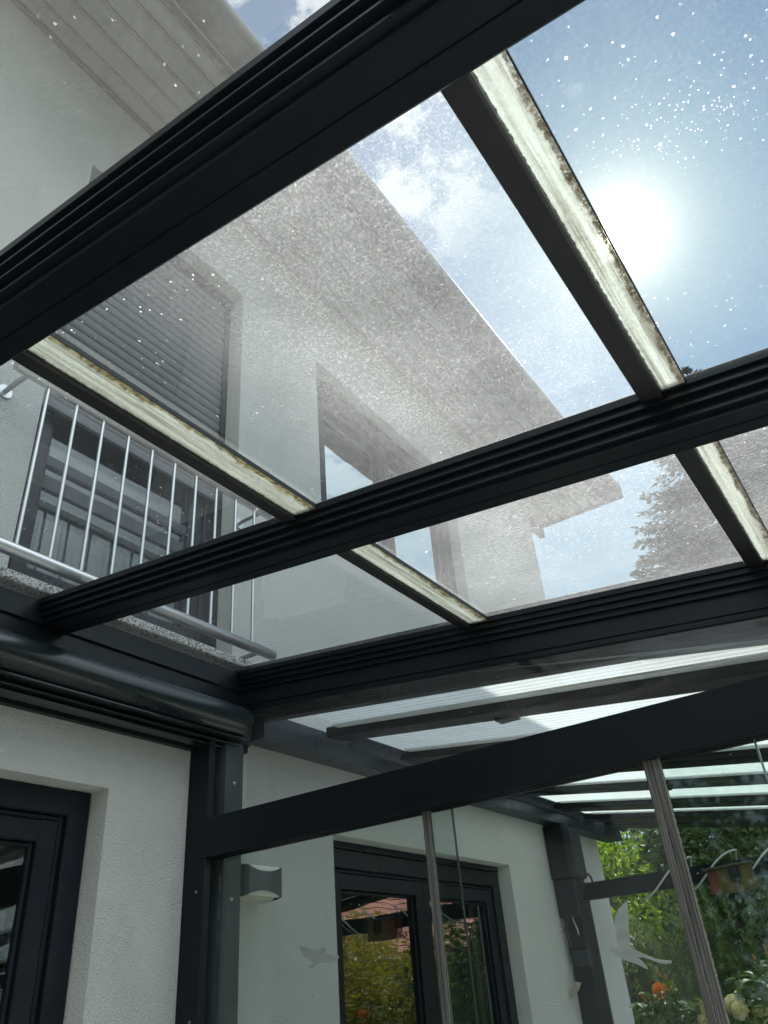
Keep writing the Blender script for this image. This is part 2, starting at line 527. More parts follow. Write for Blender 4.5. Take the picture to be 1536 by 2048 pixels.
leafmat('leaf_bright', (0.07, 0.13, 0.015), (0.16, 0.24, 0.03), 0.5, 2.0)
leafmat('leaf_hedge', (0.035, 0.06, 0.02), (0.10, 0.14, 0.05), 0.3, 2.5)
leafmat('leaf_grey', (0.045, 0.07, 0.045), (0.12, 0.16, 0.10), 0.3, 2.5)
leafmat('needle_blue', (0.022, 0.040, 0.036), (0.055, 0.085, 0.075), 0.12, 1.2)
leafmat('leaf_rose', (0.045, 0.10, 0.018), (0.11, 0.20, 0.03), 0.4, 8.0, 0.5)
leafmat('leaf_gold', (0.12, 0.12, 0.02), (0.30, 0.26, 0.05), 0.35, 1.6)
leafmat('petal_orange', (0.80, 0.27, 0.05), (0.88, 0.42, 0.10), 0.45, 20, 0.2)
leafmat('petal_cream', (0.84, 0.72, 0.50), (0.90, 0.84, 0.70), 0.45, 20, 0.2)
leafmat('petal_pink', (0.50, 0.20, 0.10), (0.45, 0.30, 0.12), 0.4, 20, 0.2)


# ------------------------------------------------------------------ mesh helpers
class MB:
    def __init__(s):
        s.v, s.f, s.sm = [], [], []

    def add(s, vs, fs, smooth=False):
        o = len(s.v)
        s.v += [tuple(v) for v in vs]
        s.f += [tuple(i + o for i in f_) for f_ in fs]
        s.sm += [smooth] * len(fs)
        return s

    def box(s, x0, x1, y0, y1, z0, z1, sx=0.0, c=0.0):
        """box; sx = z drop per metre of x; c = small chamfer on the long edges (along y or x, whichever is longer)"""
        if c <= 0:
            vs = [(x, y, z - x * sx) for x in (x0, x1) for y in (y0, y1) for z in (z0, z1)]
            return s.add(vs, [(0, 1, 3, 2), (4, 6, 7, 5), (0, 4, 5, 1), (2, 3, 7, 6), (0, 2, 6, 4), (1, 5, 7, 3)])
        if abs(y1 - y0) >= abs(x1 - x0) and abs(y1 - y0) >= abs(z1 - z0):
            return s.prism([(x0 + c, z0), (x1 - c, z0), (x1, z0 + c), (x1, z1 - c), (x1 - c, z1), (x0 + c, z1), (x0, z1 - c), (x0, z0 + c)],
                           lambda a, b, t: (a, y0 + (y1 - y0) * t, b - a * sx))
        if abs(x1 - x0) >= abs(z1 - z0):
            return s.prism([(y0 + c, z0), (y1 - c, z0), (y1, z0 + c), (y1, z1 - c), (y1 - c, z1), (y0 + c, z1), (y0, z1 - c), (y0, z0 + c)],
                           lambda a, b, t: ((x0 + (x1 - x0) * t), a, b - (x0 + (x1 - x0) * t) * sx))
        return s.prism([(x0 + c, y0), (x1 - c, y0), (x1, y0 + c), (x1, y1 - c), (x1 - c, y1), (x0 + c, y1), (x0, y1 - c), (x0, y0 + c)],
                       lambda a, b, t: (a, b, z0 + (z1 - z0) * t))

    def prism(s, poly, fn, n=1, smooth=False, caps=True):
        """poly of (a,b) swept: fn(a,b,t) -> xyz, t in 0..1"""
        k = len(poly)
        vs = []
        for i in range(n + 1):
            for a, b in poly:
                vs.append(fn(a, b, i / n))
        fs = []
        for i in range(n):
            for j in range(k):
                a, b = i * k + j, i * k + (j + 1) % k
                fs.append((a, b, b + k, a + k))
        s.add(vs, fs, smooth)
        if caps:
            s.add(vs[:k], [tuple(range(k))[::-1]])
            s.add(vs[-k:], [tuple(range(k))])
        return s

    def tube(s, pts, rad, n=10, cap=True):
        pts = [Vector(p) for p in pts]
        rads = rad if isinstance(rad, (list, tuple)) else [rad] * len(pts)
        vs, fs = [], []
        up = Vector((0, 0, 1))
        prev = None
        for i, p in enumerate(pts):
            t = (pts[min(i + 1, len(pts) - 1)] - pts[max(i - 1, 0)]).normalized()
            if prev is None:
                a = t.cross(up)
                if a.length < 0.05:
                    a = t.cross(Vector((1, 0, 0)))
                a.normalize()
            else:
                a = (prev - t * prev.dot(t)).normalized()
            prev = a
            b = t.cross(a)
            for k in range(n):
                w = 2 * math.pi * k / n
                vs.append(p + (a * math.cos(w) + b * math.sin(w)) * rads[i])
        for i in range(len(pts) - 1):
            for k in range(n):
                k2 = (k + 1) % n
                fs.append((i * n + k, i * n + k2, (i + 1) * n + k2, (i + 1) * n + k))
        s.add(vs, fs, True)
        if cap:
            s.add(vs[:n], [tuple(range(n))[::-1]])
            s.add(vs[-n:], [tuple(range(n))])
        return s

    def quad(s, a, b, c, d_):
        return s.add([a, b, c, d_], [(0, 1, 2, 3)])

    def build(s, name, mat, parent=None, label=None):
        me = bpy.data.meshes.new(name)
        me.from_pydata(s.v, [], s.f)
        me.materials.append(MATS[mat])
        me.polygons.foreach_set('use_smooth', s.sm)
        me.update()
        o = bpy.data.objects.new(name, me)
        COL.objects.link(o)
        if parent is not None:
            o.parent = parent
            w = Vector((0, 0, 0))
            q = parent
            while q is not None:
                w += Vector(q.location)
                q = q.parent
            o.location = -w
        if label:
            o['label'] = label
        return o


def tag(o, label, cat, group=None, kind=None):
    if label:
        o['label'] = label
    if cat:
        o['category'] = cat
    if group:
        o['group'] = group
    if kind:
        o['kind'] = kind
    return o


def thing(name, loc, label, cat, group=None):
    o = bpy.data.objects.new(name, None)
    o.empty_display_size = 0.1
    COL.objects.link(o)
    o.location = loc
    return tag(o, label, cat, group)


def struct(o):
    o['kind'] = 'structure'
    return o


def recalc(o):
    import bmesh
    b = bmesh.new()
    b.from_mesh(o.data)
    bmesh.ops.recalc_face_normals(b, faces=b.faces)
    b.to_mesh(o.data)
    b.free()
    return o


# ------------------------------------------------------------------ ground
m = MB(); m.box(-60, 60, -60, 90, FL - 0.4, FL - 0.06)
struct(m.build('lawn', 'grass'))
m = MB()
for i in range(9):
    for j in range(18):
        x, y = -2.1 + i * 0.6, -3.6 + j * 0.6
        m.box(x + 0.003, x + 0.597, y + 0.003, y + 0.597, FL - 0.055, FL)
struct(m.build('terrace', 'paving'))
m = MB(); m.box(-2.6, 1.2, 7.4, 8.6, FL - 0.055, FL + 0.02)
struct(m.build('flower_bed', 'soil'))

# ------------------------------------------------------------------ the house
XW = -2.1
YE = 5.9            # far end of the wall
ZS = 3.94           # soffit
house = thing('house', (-4.5, 1.5, FL), 'white rendered two storey house with deep boarded eaves above the glass roof', 'house')
openings = [(-0.35, 1.596, FL + 0.02, 0.638), (2.74, 4.38, FL + 0.02, 0.618), (1.125, 2.117, 1.215, 3.35), (2.75, 4.38, 2.10, 3.33)]
ys = sorted({-4.0, YE} | {o[0] for o in openings} | {o[1] for o in openings})
zs = sorted({FL, ZS - 0.002} | {o[2] for o in openings} | {o[3] for o in openings})
m = MB()
for i in range(len(ys) - 1):
    for j in range(len(zs) - 1):
        yc, zc = (ys[i] + ys[i + 1]) / 2, (zs[j] + zs[j + 1]) / 2
        if any(o[0] < yc < o[1] and o[2] < zc < o[3] for o in openings):
            continue
        m.quad((XW, ys[i], zs[j]), (XW, ys[i + 1], zs[j]), (XW, ys[i + 1], zs[j + 1]), (XW, ys[i], zs[j + 1]))
m.quad((XW, YE, FL), (-9, YE - 0.0, FL), (-9, YE, ZS), (XW, YE, ZS))
m.quad((XW, -4, FL), (XW, -4, ZS), (-9, -4, ZS), (-9, -4, FL))
m.quad((-9, YE, FL), (-9, -4, FL), (-9, -4, ZS), (-9, YE, ZS))
m.build('wall', 'plaster', house)
m = MB()
RV = 0.30
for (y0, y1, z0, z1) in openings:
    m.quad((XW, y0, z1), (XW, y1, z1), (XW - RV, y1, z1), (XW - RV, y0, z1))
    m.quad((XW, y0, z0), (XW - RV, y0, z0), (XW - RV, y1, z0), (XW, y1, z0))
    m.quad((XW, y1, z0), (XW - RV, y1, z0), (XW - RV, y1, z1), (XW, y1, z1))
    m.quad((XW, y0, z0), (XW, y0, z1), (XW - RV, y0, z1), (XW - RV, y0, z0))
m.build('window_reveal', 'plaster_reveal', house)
# dark rooms behind
m = MB()
for (y0, y1, z0, z1) in openings:
    a, b, c, d_ = y0 - 0.3, y1 + 0.3, z0 - 0.05, z1 + 0.1
    X0, X1 = XW - RV - 0.001, XW - 2.6
    m.quad((X1, a, c), (X1, b, c), (X1, b, d_), (X1, a, d_))
    m.quad((X0, a, c), (X1, a, c), (X1, a, d_), (X0, a, d_))
    m.quad((X0, b, c), (X0, b, d_), (X1, b, d_), (X1, b, c))
    m.quad((X0, a, d_), (X1, a, d_), (X1, b, d_), (X0, b, d_))
    m.quad((X0, a, c), (X0, b, c), (X1, b, c), (X1, a, c))
m.build('interior', 'dark_room', house)

# eaves: vent strip, boards, edge board
YG = 6.54
m = MB()
m.box(-2.095, -2.075, -4.3, YG - 0.03, ZS - 0.006, ZS + 0.02)
m.build('vent_strip', 'vent_mesh', house)
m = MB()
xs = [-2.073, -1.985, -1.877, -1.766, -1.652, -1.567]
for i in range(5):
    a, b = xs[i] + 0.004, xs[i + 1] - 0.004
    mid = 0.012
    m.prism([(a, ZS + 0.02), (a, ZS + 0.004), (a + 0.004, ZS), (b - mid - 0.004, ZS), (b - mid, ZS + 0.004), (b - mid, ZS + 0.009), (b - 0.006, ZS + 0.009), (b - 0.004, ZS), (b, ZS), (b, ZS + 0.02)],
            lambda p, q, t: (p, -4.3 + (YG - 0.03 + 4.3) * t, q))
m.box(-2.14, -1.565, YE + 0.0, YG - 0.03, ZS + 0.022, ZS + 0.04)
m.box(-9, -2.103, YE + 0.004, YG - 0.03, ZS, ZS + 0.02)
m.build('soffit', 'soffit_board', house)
rf = MB()
rf.prism([(-1.56, ZS + 0.022), (-1.56, ZS + 0.14), (-5.6, ZS + 1.7), (-9.6, ZS + 0.14), (-9.6, ZS + 0.022)],
         lambda a, b, t: (a, -4.4 + (YG + 4.4) * t, b))
rf = rf.build('roof', 'roof_tile', house)
m = MB()      # edge board with hanging gutter
m.box(-1.563, -1.545, -4.4, YG, ZS - 0.012, ZS + 0.12)
pr = [(-1.54 + 0.0, ZS + 0.075)]
n = 14
for i in range(n + 1):
    a = math.pi + math.pi * i / n
    pr.append((-1.445 + 0.095 * math.cos(a), ZS + 0.072 + 0.082 * math.sin(a)))
pr += [(-1.352, ZS + 0.085), (-1.356, ZS + 0.085)]
for i in range(n, -1, -1):
    a = math.pi + math.pi * i / n
    pr.append((-1.445 + 0.090 * math.cos(a), ZS + 0.072 + 0.077 * math.sin(a)))
m.prism(pr, lambda a, b, t: (a, -4.4 + (YG + 4.4) * t, b), smooth=False)
m.build('gutter', 'zinc', rf)
m = MB()
m.prism([(-1.36, ZS - 0.012), (-1.36, ZS + 0.17), (-1.56, ZS + 0.2), (-5.6, ZS + 1.8), (-9.6, ZS + 0.2), (-9.6, ZS - 0.012)], lambda a, b, t: (a, YG + 0.004 + 0.02 * t, b))
m.box(-2.25, -2.20, YG - 0.3, YG, ZS - 0.13, ZS - 0.002)
m.build('verge_board', 'zinc', rf)


def rectframe(m, X, dx, y0, y1, z0, z1, w, wb=None):
    wb = w if wb is None else wb
    c = 0.004
    m.box(X - dx, X, y0, y0 + w, z0, z1, c=c)
    m.box(X - dx, X, y1 - w, y1, z0, z1, c=c)
    m.box(X - dx, X - 0.0015, y0 + w, y1 - w, z1 - w, z1, c=c)
    m.box(X - dx, X - 0.0015, y0 + w, y1 - w, z0, z0 + wb, c=c)


def window(name, op, leaves, paneglass, wlabel, fw=0.075, head=0.0, X=-2.178, curtain=None):
    y0, y1, z0, z1 = op
    e = 0.002
    y0 += e; y1 -= e; z0 += e; z1 -= e
    m = MB()
    rectframe(m, X, 0.07, y0, y1, z0, z1 - head, fw)
    # stepped inner bead of the outer frame
    rectframe(m, X - 0.018, 0.05, y0 + fw + 0.001, y1 - fw - 0.001, z0 + fw + 0.001, z1 - head - fw - 0.001, 0.016)
    if head:
        m.box(X - 0.07, X + 0.004, y0, y1, z1 - head + 0.003, z1, c=0.003)
    fr = m.build('window_frame', 'frame_dark', house, wlabel)
    w = (y1 - y0 - 2 * (fw + 0.018)) / leaves
    for i in range(leaves):
        a = y0 + fw + 0.018 + i * w + 0.002
        b = a + w - 0.004
        zz0, zz1 = z0 + fw + 0.018, z1 - head - fw - 0.018
        lm = MB()
        rectframe(lm, X - 0.012 - 0.003 * i, 0.05, a, b, zz0, zz1, 0.062)
        rectframe(lm, X - 0.030, 0.03, a + 0.063, b - 0.063, zz0 + 0.063, zz1 - 0.063, 0.012)
        s = lm.build('casement', 'frame_dark', house)
        pm = MB()
        px = X - 0.042
        pm.box(px - 0.022, px, a + 0.0745, b - 0.0745, zz0 + 0.0745, zz1 - 0.0745)
        p = pm.build('pane', paneglass, s)
        p.parent = s
        p.location = (0, 0, 0)
    return fr


window('terrace_door', openings[0], 2, 'window_glass_dark', 'dark grey door frame at the bottom left')
window('patio_door', openings[1], 2, 'window_glass', 'dark grey door frame beyond the glass wall', head=0.03)
window('upper_window', openings[3], 2, 'window_glass_upper', 'dark frame of the upper window reflecting the sky', fw=0.09, head=0.03)
# french window upstairs with a roller shutter three fifths down
y0, y1, z0, z1 = openings[2]
fw = window('french_window', openings[2], 1, 'window_glass_dark', 'dark frame of the french window behind the railing', fw=0.06, X=-2.235)
m = MB()
X = -2.205
z = z1 - 0.05
prof = []
while z > 2.06:
    a, b = z, z - 0.052
    for t in range(5):
        u = t / 4
        prof.append((X + 0.006 * math.sin(math.pi * u), a + (b - a) * (0.06 + 0.88 * u)))
    prof.append((X - 0.006, a + (b - a) * 0.955))
    prof.append((X - 0.006, b))
    z = b
for i in range(len(prof) - 1):
    (xa, za), (xb, zb) = prof[i], prof[i + 1]
    m.quad((xa, y0 + 0.03, za), (xa, y1 - 0.03, za), (xb, y1 - 0.03, zb), (xb, y0 + 0.03, zb))
m.box(X - 0.012, X + 0.008, y0 + 0.03, y1 - 0.03, z - 0.045, z, c=0.003)
m.build('roller_shutter', 'shutter', house)
m = MB()
m.box(-2.23, -2.19, y0 + 0.003, y0 + 0.036, z0 + 0.01, z1 - 0.003)
m.box(-2.23, -2.19, y1 - 0.036, y1 - 0.003, z0 + 0.01, z1 - 0.003)
m.box(-2.232, -2.178, y0 + 0.004, y1 - 0.004, z1 - 0.055, z1 - 0.004)
m.build('shutter_rail', 'frame_dark', house)
m = MB()
for (za, zb, xx) in ((1.80, 1.85, -2.262), (1.70, 1.765, -2.266)):
    m.box(xx - 0.03, xx, y0 + 0.13, y1 - 0.13, za, zb, c=0.005)
m.build('blind_rail', 'curtain', house)
m = MB()
N = 60
pts = []
for i in range(N + 1):
    y = y0 + 0.12 + (y1 - y0 - 0.24) * i / N
    pts.append((-2.36 + 0.018 * math.sin(i * 0.95) + 0.006 * math.sin(i * 2.3), y))
for i in range(N):
    (xa, ya), (xb, yb) = pts[i], pts[i + 1]
    m.add([(xa, ya, z0), (xb, yb, z0), (xb, yb, 1.70), (xa, ya, 1.70)], [(0, 1, 2, 3)], True)
m.build('curtain', 'curtain', house)
m = MB()
m.box(-2.20, -2.045, 1.085, 2.235, 1.172, 1.207, c=0.004)
m.build('window_sill', 'granite', house)
for y in (1.45, 1.95):
    m = MB()
    m.tube([(-2.075, y, 1.207), (-2.075, y, 1.214)], 0.014, 12)
    m.build('sill_cap', 'steel', house)

# ------------------------------------------------------------------ balcony railing (fixed outside the french window)
XR = -1.95
rail = thing('balcony_railing', (XR, 1.6, 1.2), 'brushed steel railing with thin upright bars outside the upper french window', 'railing')
for (zc, r_, nm) in ((1.868, 0.021, 'top_rail'), (1.212, 0.021, 'bottom_rail')):
    m = MB()
    m.tube([(XR, 0.93, zc), (XR, 0.935, zc), (XR, 2.195, zc), (XR, 2.2, zc)], [r_ * .8, r_, r_, r_ * .8], 20)
    t = m.build(nm, 'steel', rail)
    for y in (0.985, 2.13):
        b = MB()
        b.tube([(XR - 0.015, y, zc), (XW + 0.006, y, zc)], 0.009, 12)
        b.tube([(XW + 0.008, y, zc), (XW + 0.0, y, zc)], 0.026, 20)
        o = b.build('bracket', 'steel', t)
        o.parent = t; o.location = (0, 0, 0)
for i in range(11):
    y = 1.057 + i * 0.1128
    m = MB(); m.tube([(XR, y, 1.222), (XR, y, 1.858)], 0.0062, 10)
    if y < 2.12 + 0.06:
        m.build('bar', 'steel', rail)

# ------------------------------------------------------------------ glass roof over the terrace
TP = math.tan(math.radians(6.47))
roofp = thing('patio_roof', (-2.1, 1.0, 0.815), 'dark anthracite aluminium rafter frame carrying the sliding glass roof', 'glass roof')


def slope(poly, x0, x1, name, mat, parent, label=None, n=1):
    m = MB()
    m.prism(poly, lambda a, b, t: ((x0 + (x1 - x0) * t), a, b - (x0 + (x1 - x0) * t) * TP), n=n)
    return recalc(m.build(name, mat, parent, label))


def rafter(dy, label, end=False):
    near = [(.341, .9), (.341, .884), (.350, .884), (.350, .873), (.345, .871), (.345, .866), (.357, .866), (.357, .853), (.351, .851), (.351, .846), (.364, .846), (.364, .834), (.359, .832),
            (.359, .827), (.3715, .827), (.3715, .819)]
    if end:
        low = [(.3715, .772), (.376, .770), (.376, .764), (.3715, .762), (.3715, .752), (.379, .748), (.4, .748), (.403, .742), (.403, .734), (.41, .734), (.413, .728), (.413, .719), (.417, .716), (.458, .716), (.462, .72)]
        near = near[:-1] + low
        far = [(.462, .9)]
    else:
        low = [(.3745, .816), (.410, .816), (.411, .8185), (.415, .8185), (.416, .816), (.4485, .816), (.452, .8195)]
        near = near + low
        far = [(.452, .9)]
    poly = [(a + dy, b) for a, b in near + far]
    return slope(poly, -2.03, 2.7, 'rafter', 'alu', roofp, label)


DY = (-0.86, 0.0, 0.862, 1.722)
rafter(DY[0], 'rafter overhead behind the viewer')
r1 = rafter(DY[1], 'nearest rafter, crossing the upper left')
r2 = rafter(DY[2], 'middle rafter')
r3 = rafter(DY[3], 'farthest rafter, above the glass wall', end=True)
for k, dy in enumerate(DY):
    slope([(.374 + dy, .905), (.374 + dy, .926), (.380 + dy, .931), (.425 + dy, .931), (.43 + dy, .926), (.43 + dy, .905)], -2.06, 2.7, 'cover_strip', 'cap_top', roofp)
# wall profile with its rounded roll
m = MB()
m.prism([(-2.098, .812), (-2.075, .812), (-2.072, .835), (-2.045, .838), (-2.043, .858), (-2.03, .862), (-2.03, 1.05), (-2.02, 1.055), (-2.02, 1.125), (-2.098, 1.128)], lambda a, b, t: (a, -2.2 + 4.36 * t, b))
recalc(m.build('wall_profile', 'alu', roofp))
m = MB()
N = 28
sec = []
for i in range(N):
    a = 2 * math.pi * i / N
    e = 1.0
    cx, sz = math.cos(a), math.sin(a)
    sec.append((math.copysign(abs(cx) ** e, cx), math.copysign(abs(sz) ** e, sz)))
cxr, czr, rx, rz = -1.972, 0.912, 0.052, 0.057
rings = [(-2.2, 1)] + [(1.96 + 0.0, 1.0), (2.01, 1.0), (2.045, .97), (2.06, .90), (2.067, .80), (2.07, .6), (2.07, 0.02)]
vs, fs = [], []
for (y, s_) in rings:
    for (a, b) in sec:
        vs.append((cxr + rx * a * s_, y, czr + rz * b * s_))
for i in range(len(rings) - 1):
    for k in range(N):
        fs.append((i * N + k, i * N + (k + 1) % N, (i + 1) * N + (k + 1) % N, (i + 1) * N + k))
m.add(vs, fs, True)
roll = recalc(m.build('awning_roll', 'alu_gloss', roofp))
m = MB()   # ribs under the roll
for (a, b, c, d_) in ((-2.04, -1.955, .846, .852), (-2.045, -1.99, .832, .838), (-2.06, -2.012, .82, .826)):
    m.box(a, b, -2.2, 2.06, c, d_, c=0.001)
m.box(-2.042, -1.985, -2.2, 2.055, .853, .868)
m.build('track', 'alu_gloss', roofp)
# front gutter beam and posts (outside the picture, they carry the roof)
m = MB(); m.box(2.7, 2.84, -1.6, 2.3, .40, .62, c=.01)
m.build('front_beam', 'alu', roofp)
for y in (-0.5, 2.13):
    m = MB(); m.box(2.71, 2.83, y - .06, y + .06, FL, .398, c=.008)
    m.build('front_post', 'alu', roofp)

# sliding roof panels: three to a bay
BAYS = [(-0.44, 0.385), (0.425, 1.247), (1.287, 2.115)]
SLID = [(-2.055, -0.935), (-1.04, -0.088), (-0.175, 0.85)]
labs = {
    (0, 0): 'sliding glass panel next to the wall overhead, left of the nearest rafter',
    (0, 1): 'lightly dusty sliding glass panel in the top left corner, before the nearest rafter',
    (0, 2): 'outer sliding glass panel of the bay above the nearest rafter',
    (1, 0): 'clean shaded sliding glass panel above the railing, between nearest and middle rafter',
    (1, 1): 'gritty grey dusted sliding glass panel over shutter and eaves, between nearest and middle rafter',
    (1, 2): 'clear sliding glass panel before the sun, spattered with white droppings',
    (2, 0): 'shaded sliding glass panel above the railing end, between middle and farthest rafter',
    (2, 1): 'heavily streaked dusty sliding glass panel over the house corner, between middle and farthest rafter',
    (2, 2): 'outer sliding glass panel at the right edge, between middle and farthest rafter'}
gm_ = {(0, 0): 'roof_glass_near', (0, 1): 'roof_glass_near', (0, 2): 'roof_glass_outer', (1, 0): 'roof_glass_wall', (1, 1): 'roof_glass_mid', (1, 2): 'roof_glass_outer',
       (2, 0): 'roof_glass_wall', (2, 1): 'roof_glass_far', (2, 2): 'roof_glass_far'}
for bi, (ya, yb) in enumerate(BAYS):
    for pi, (xa, xb) in enumerate(SLID):
        dz = (.0105, .0, -.0105)[pi]
        t = thing('roof_panel', (xb, (ya + yb) / 2, .89 + dz - xb * TP), labs[(bi, pi)], 'roof panel', 'sliding panels of the glass roof')
        m = MB()
        zt = .9035 + dz
        m.quad((xa, ya, zt - xa * TP), (xb, ya, zt - xb * TP), (xb, yb, zt - xb * TP), (xa, yb, zt - xa * TP))
        m.build('glass', gm_[(bi, pi)], t)
        y0, y1 = ya + 0.03 - (0.0 if bi == 0 else 0.005), yb - 0.015
        if pi < 2:
            # dark lower frame bar of the neighbouring pane and the limed overlap strip
            x0, x1, x2 = ((-1.043, -1.003, -0.935), (-0.172, -0.132, -0.088))[pi]
            m = MB()
            m.prism([(x0, .885), (x0 + .002, .8835), (x1 - .004, .8805), (x1, .8825), (x1, .898), (x0, .898)],
                    lambda a, b, t_: (a, y0 - 0.02 + (y1 - y0 + 0.04) * t_, b - a * TP))
            recalc(m.build('frame_bar', 'bar_alu', t))
            m = MB()
            m.box(x1 + .001, x2, y0, y1, .8885, .8925, sx=TP)
            m.build('overlap_strip', 'seal_lichen' if pi == 0 else 'seal_moss', t)
            m = MB()
            m.box(x2 + .0005, x2 + .0025, y0, y1, .888, .8985, sx=TP)
            m.build('edge_bead', 'alu', t)

# ------------------------------------------------------------------ glass wall (post, transom, fixed top light, sliding panes)
gw = thing('glass_wall', (-2.05, 2.0, FL), 'dark aluminium post and transom of the glass end wall under the farthest rafter', 'glass wall')
m = MB()
# U shaped wall post seen from inside
m.prism([(-2.098, 1.925), (-2.004, 1.925), (-2.002, 1.927), (-2.002, 1.952), (-2.075, 1.954), (-2.075, 2.06), (-2.098, 2.06)], lambda a, b, t: (a, b, FL + (.86 - FL) * t))
recalc(m.build('post', 'alu', gw))
m = MB()
m.prism([(-2.074, 1.999), (-2.022, 1.999), (-2.0, 2.003), (-1.998, 2.006), (-1.998, 2.088), (-2.002, 2.092), (-2.074, 2.092)], lambda a, b, t: (a, b, FL + (.845 - FL) * t))
pg = recalc(m.build('post_cover', 'alu_grey', gw))
m = MB()
m.box(-2.03, -2.02, 1.957, 1.9605, FL, .78)
m.box(-2.05, -2.04, 1.985, 1.989, FL, .80)
m.build('rubber_seal', 'cable_pale', gw)
for (z) in (.70, .33, -.10):
    m = MB(); m.tube([(-1.999, 2.045, z), (-1.9945, 2.045, z), (-1.9935, 2.045, z)], [.0065, .0065, .004], 14)
    o = m.build('screw', 'screw_steel', pg); o.parent = pg; o.location = (0, 0, 0)
for z in (.35, .0):
    m = MB(); m.tube([(-2.035, 1.9255, z), (-2.035, 1.9225, z)], .0045, 12)
    m.build('screw', 'screw_steel', gw)
m = MB()
TX0, TX1 = -2.02, 2.7
prof = [(1.92, .569), (1.92, .4475), (1.9225, .446)]
y = 1.925
for k in range(4):
    prof += [(y, .446), (y, .4505), (y + .008, .4505), (y + .008, .446), (y + .0095, .4455)]
    y += .0135
prof += [(1.99, .446), (1.99, .50), (2.085, .50), (2.085, .569)]
m.prism(prof, lambda a, b, t: (TX0 + (TX1 - TX0) * t, a, b))
recalc(m.build('transom', 'alu', gw))
m = MB()       # fixed glass between transom and rafter
m.quad((-1.99, 2.1, .53), (2.6, 2.1, .53), (2.6, 2.1, .80 - 2.6 * TP), (-1.99, 2.1, .80 + 1.99 * TP))
m.build('top_light', 'gable_glass', gw)

panes = [(-1.98, -1.096, 1.975), (-1.165, -0.275, 1.960), (-0.515, 0.45, 1.945)]
plab = ['sliding glass pane nearest to the house, in front of the wall lamp',
        'middle sliding glass pane, in front of the patio door and the far post',
        'sliding glass pane of the end wall at the right edge, before the roses']
for i, (a, b, y) in enumerate(panes):
    t = thing('sliding_pane', ((a + b) / 2, y, FL), plab[i], 'glass pane', 'sliding panes of the glass end wall')
    m = MB(); m.box(a, b, y - .004, y + .004, FL + .03, .449)
    m.build('glass', 'side_glass', t)
    if i == 0:
        m = MB(); m.box(b + 0.0002, b + .0022, y - .0045, y + .0045, FL + .03, .449)
        m.build('glass_edge', 'cable_pale', t).data.materials[0] = MATS['frame_grey']
    if i > 0:
        w = .022 if i == 1 else .040
        m = MB()
        xa = -1.178 if i == 1 else -0.535
        m.box(xa, xa + w * .42, y - .012, y + .006, FL + .02, .447, c=.002)
        m.box(xa + w * .46, xa + w, y - .010, y + .006, FL + .02, .447, c=.002)
        pr_ = m.build('edge_profile', 'brush_seal', t)
        m = MB()     # worn brush fibres along the edge
        rr = random.Random(5 + i)
        for (xx, out) in ((xa + w, 1), (xa + w * .44, 0)):
            z = FL + .03
            while z < .445:
                L = (.0035 if i == 2 else .0015) * rr.uniform(.4, 1.2) * (1 if out else .4)
                yy = y - .0122 + rr.uniform(0, .003)
                m.add([(xx - .001, yy, z), (xx + L, yy - .001, z + .001), (xx + L * .8, yy, z + .005), (xx - .001, yy, z + .0045)], [(0, 1, 2, 3)])
                z += .005
        o = m.build('brush_fibre', 'cable_pale', pr_)
        o.data.materials[0] = MATS['tag_beige']
        o.parent = pr_; o.location = (0, 0, 0)
m = MB(); m.box(-0.280, -0.276, 1.958, 1.963, FL + .03, .447)
m.build('glass_edge', 'steel', gw)


def sticker(pts, y, name, label, th=.0006, mat='frost_film'):
    m = MB()
    n_ = len(pts)
    vs = [(p[0], y, p[1]) for p in pts] + [(p[0], y - th, p[1]) for p in pts]
    m.add(vs, [tuple(range(n_)), tuple(range(n_, 2 * n_))[::-1]] + [(i, (i + 1) % n_, n_ + (i + 1) % n_, n_ + i) for i in range(n_)])
    return tag(m.build(name, mat), label, 'bird sticker', 'bird stickers on the glass wall')


def unproj(px, py, Y):
    v = Vector(RC[0]) * (px - 768) + Vector(RC[1]) * (py - 1024) + Vector(RC[2]) * 1538.955
    v *= Y / v.y
    return (v.x, v.z)


sw = [(1255, 1803), (1257, 1830), (1258, 1860), (1262, 1893), (1266, 1898), (1280, 1904), (1296, 1911), (1312, 1917), (1328, 1920), (1344, 1921), (1343, 1927), (1330, 1928), (1314, 1924), (1300, 1919), (1287, 1915), (1276, 1915),
      (1284, 1921), (1293, 1931), (1297, 1938), (1290, 1937), (1280, 1931), (1268, 1926), (1256, 1923), (1243, 1918), (1232, 1911), (1224, 1903), (1219, 1896), (1226, 1893), (1236, 1892), (1232, 1872), (1229, 1850), (1230, 1832), (1238, 1817), (1248, 1807)]
sticker([unproj(x, y, 1.9545) for x, y in sw], 1.9545, 'bird_sticker', 'frosted swallow sticker with raised wing and long forked tail')
b2 = [(600, 1891), (612, 1894), (625, 1899), (636, 1899), (648, 1896), (652, 1900), (650, 1906), (660, 1909), (668, 1911), (678, 1911), (677, 1917), (671, 1922), (663, 1924), (650, 1926), (640, 1926), (634, 1930), (622, 1937), (619, 1933), (626, 1924), (618, 1919), (608, 1914), (606, 1909), (603, 1903), (599, 1897)]
sticker([unproj(x, y, 1.9695) for x, y in b2], 1.9695, 'bird_sticker', 'small faint gliding bird sticker beside the patio door edge', mat='frost_grey')

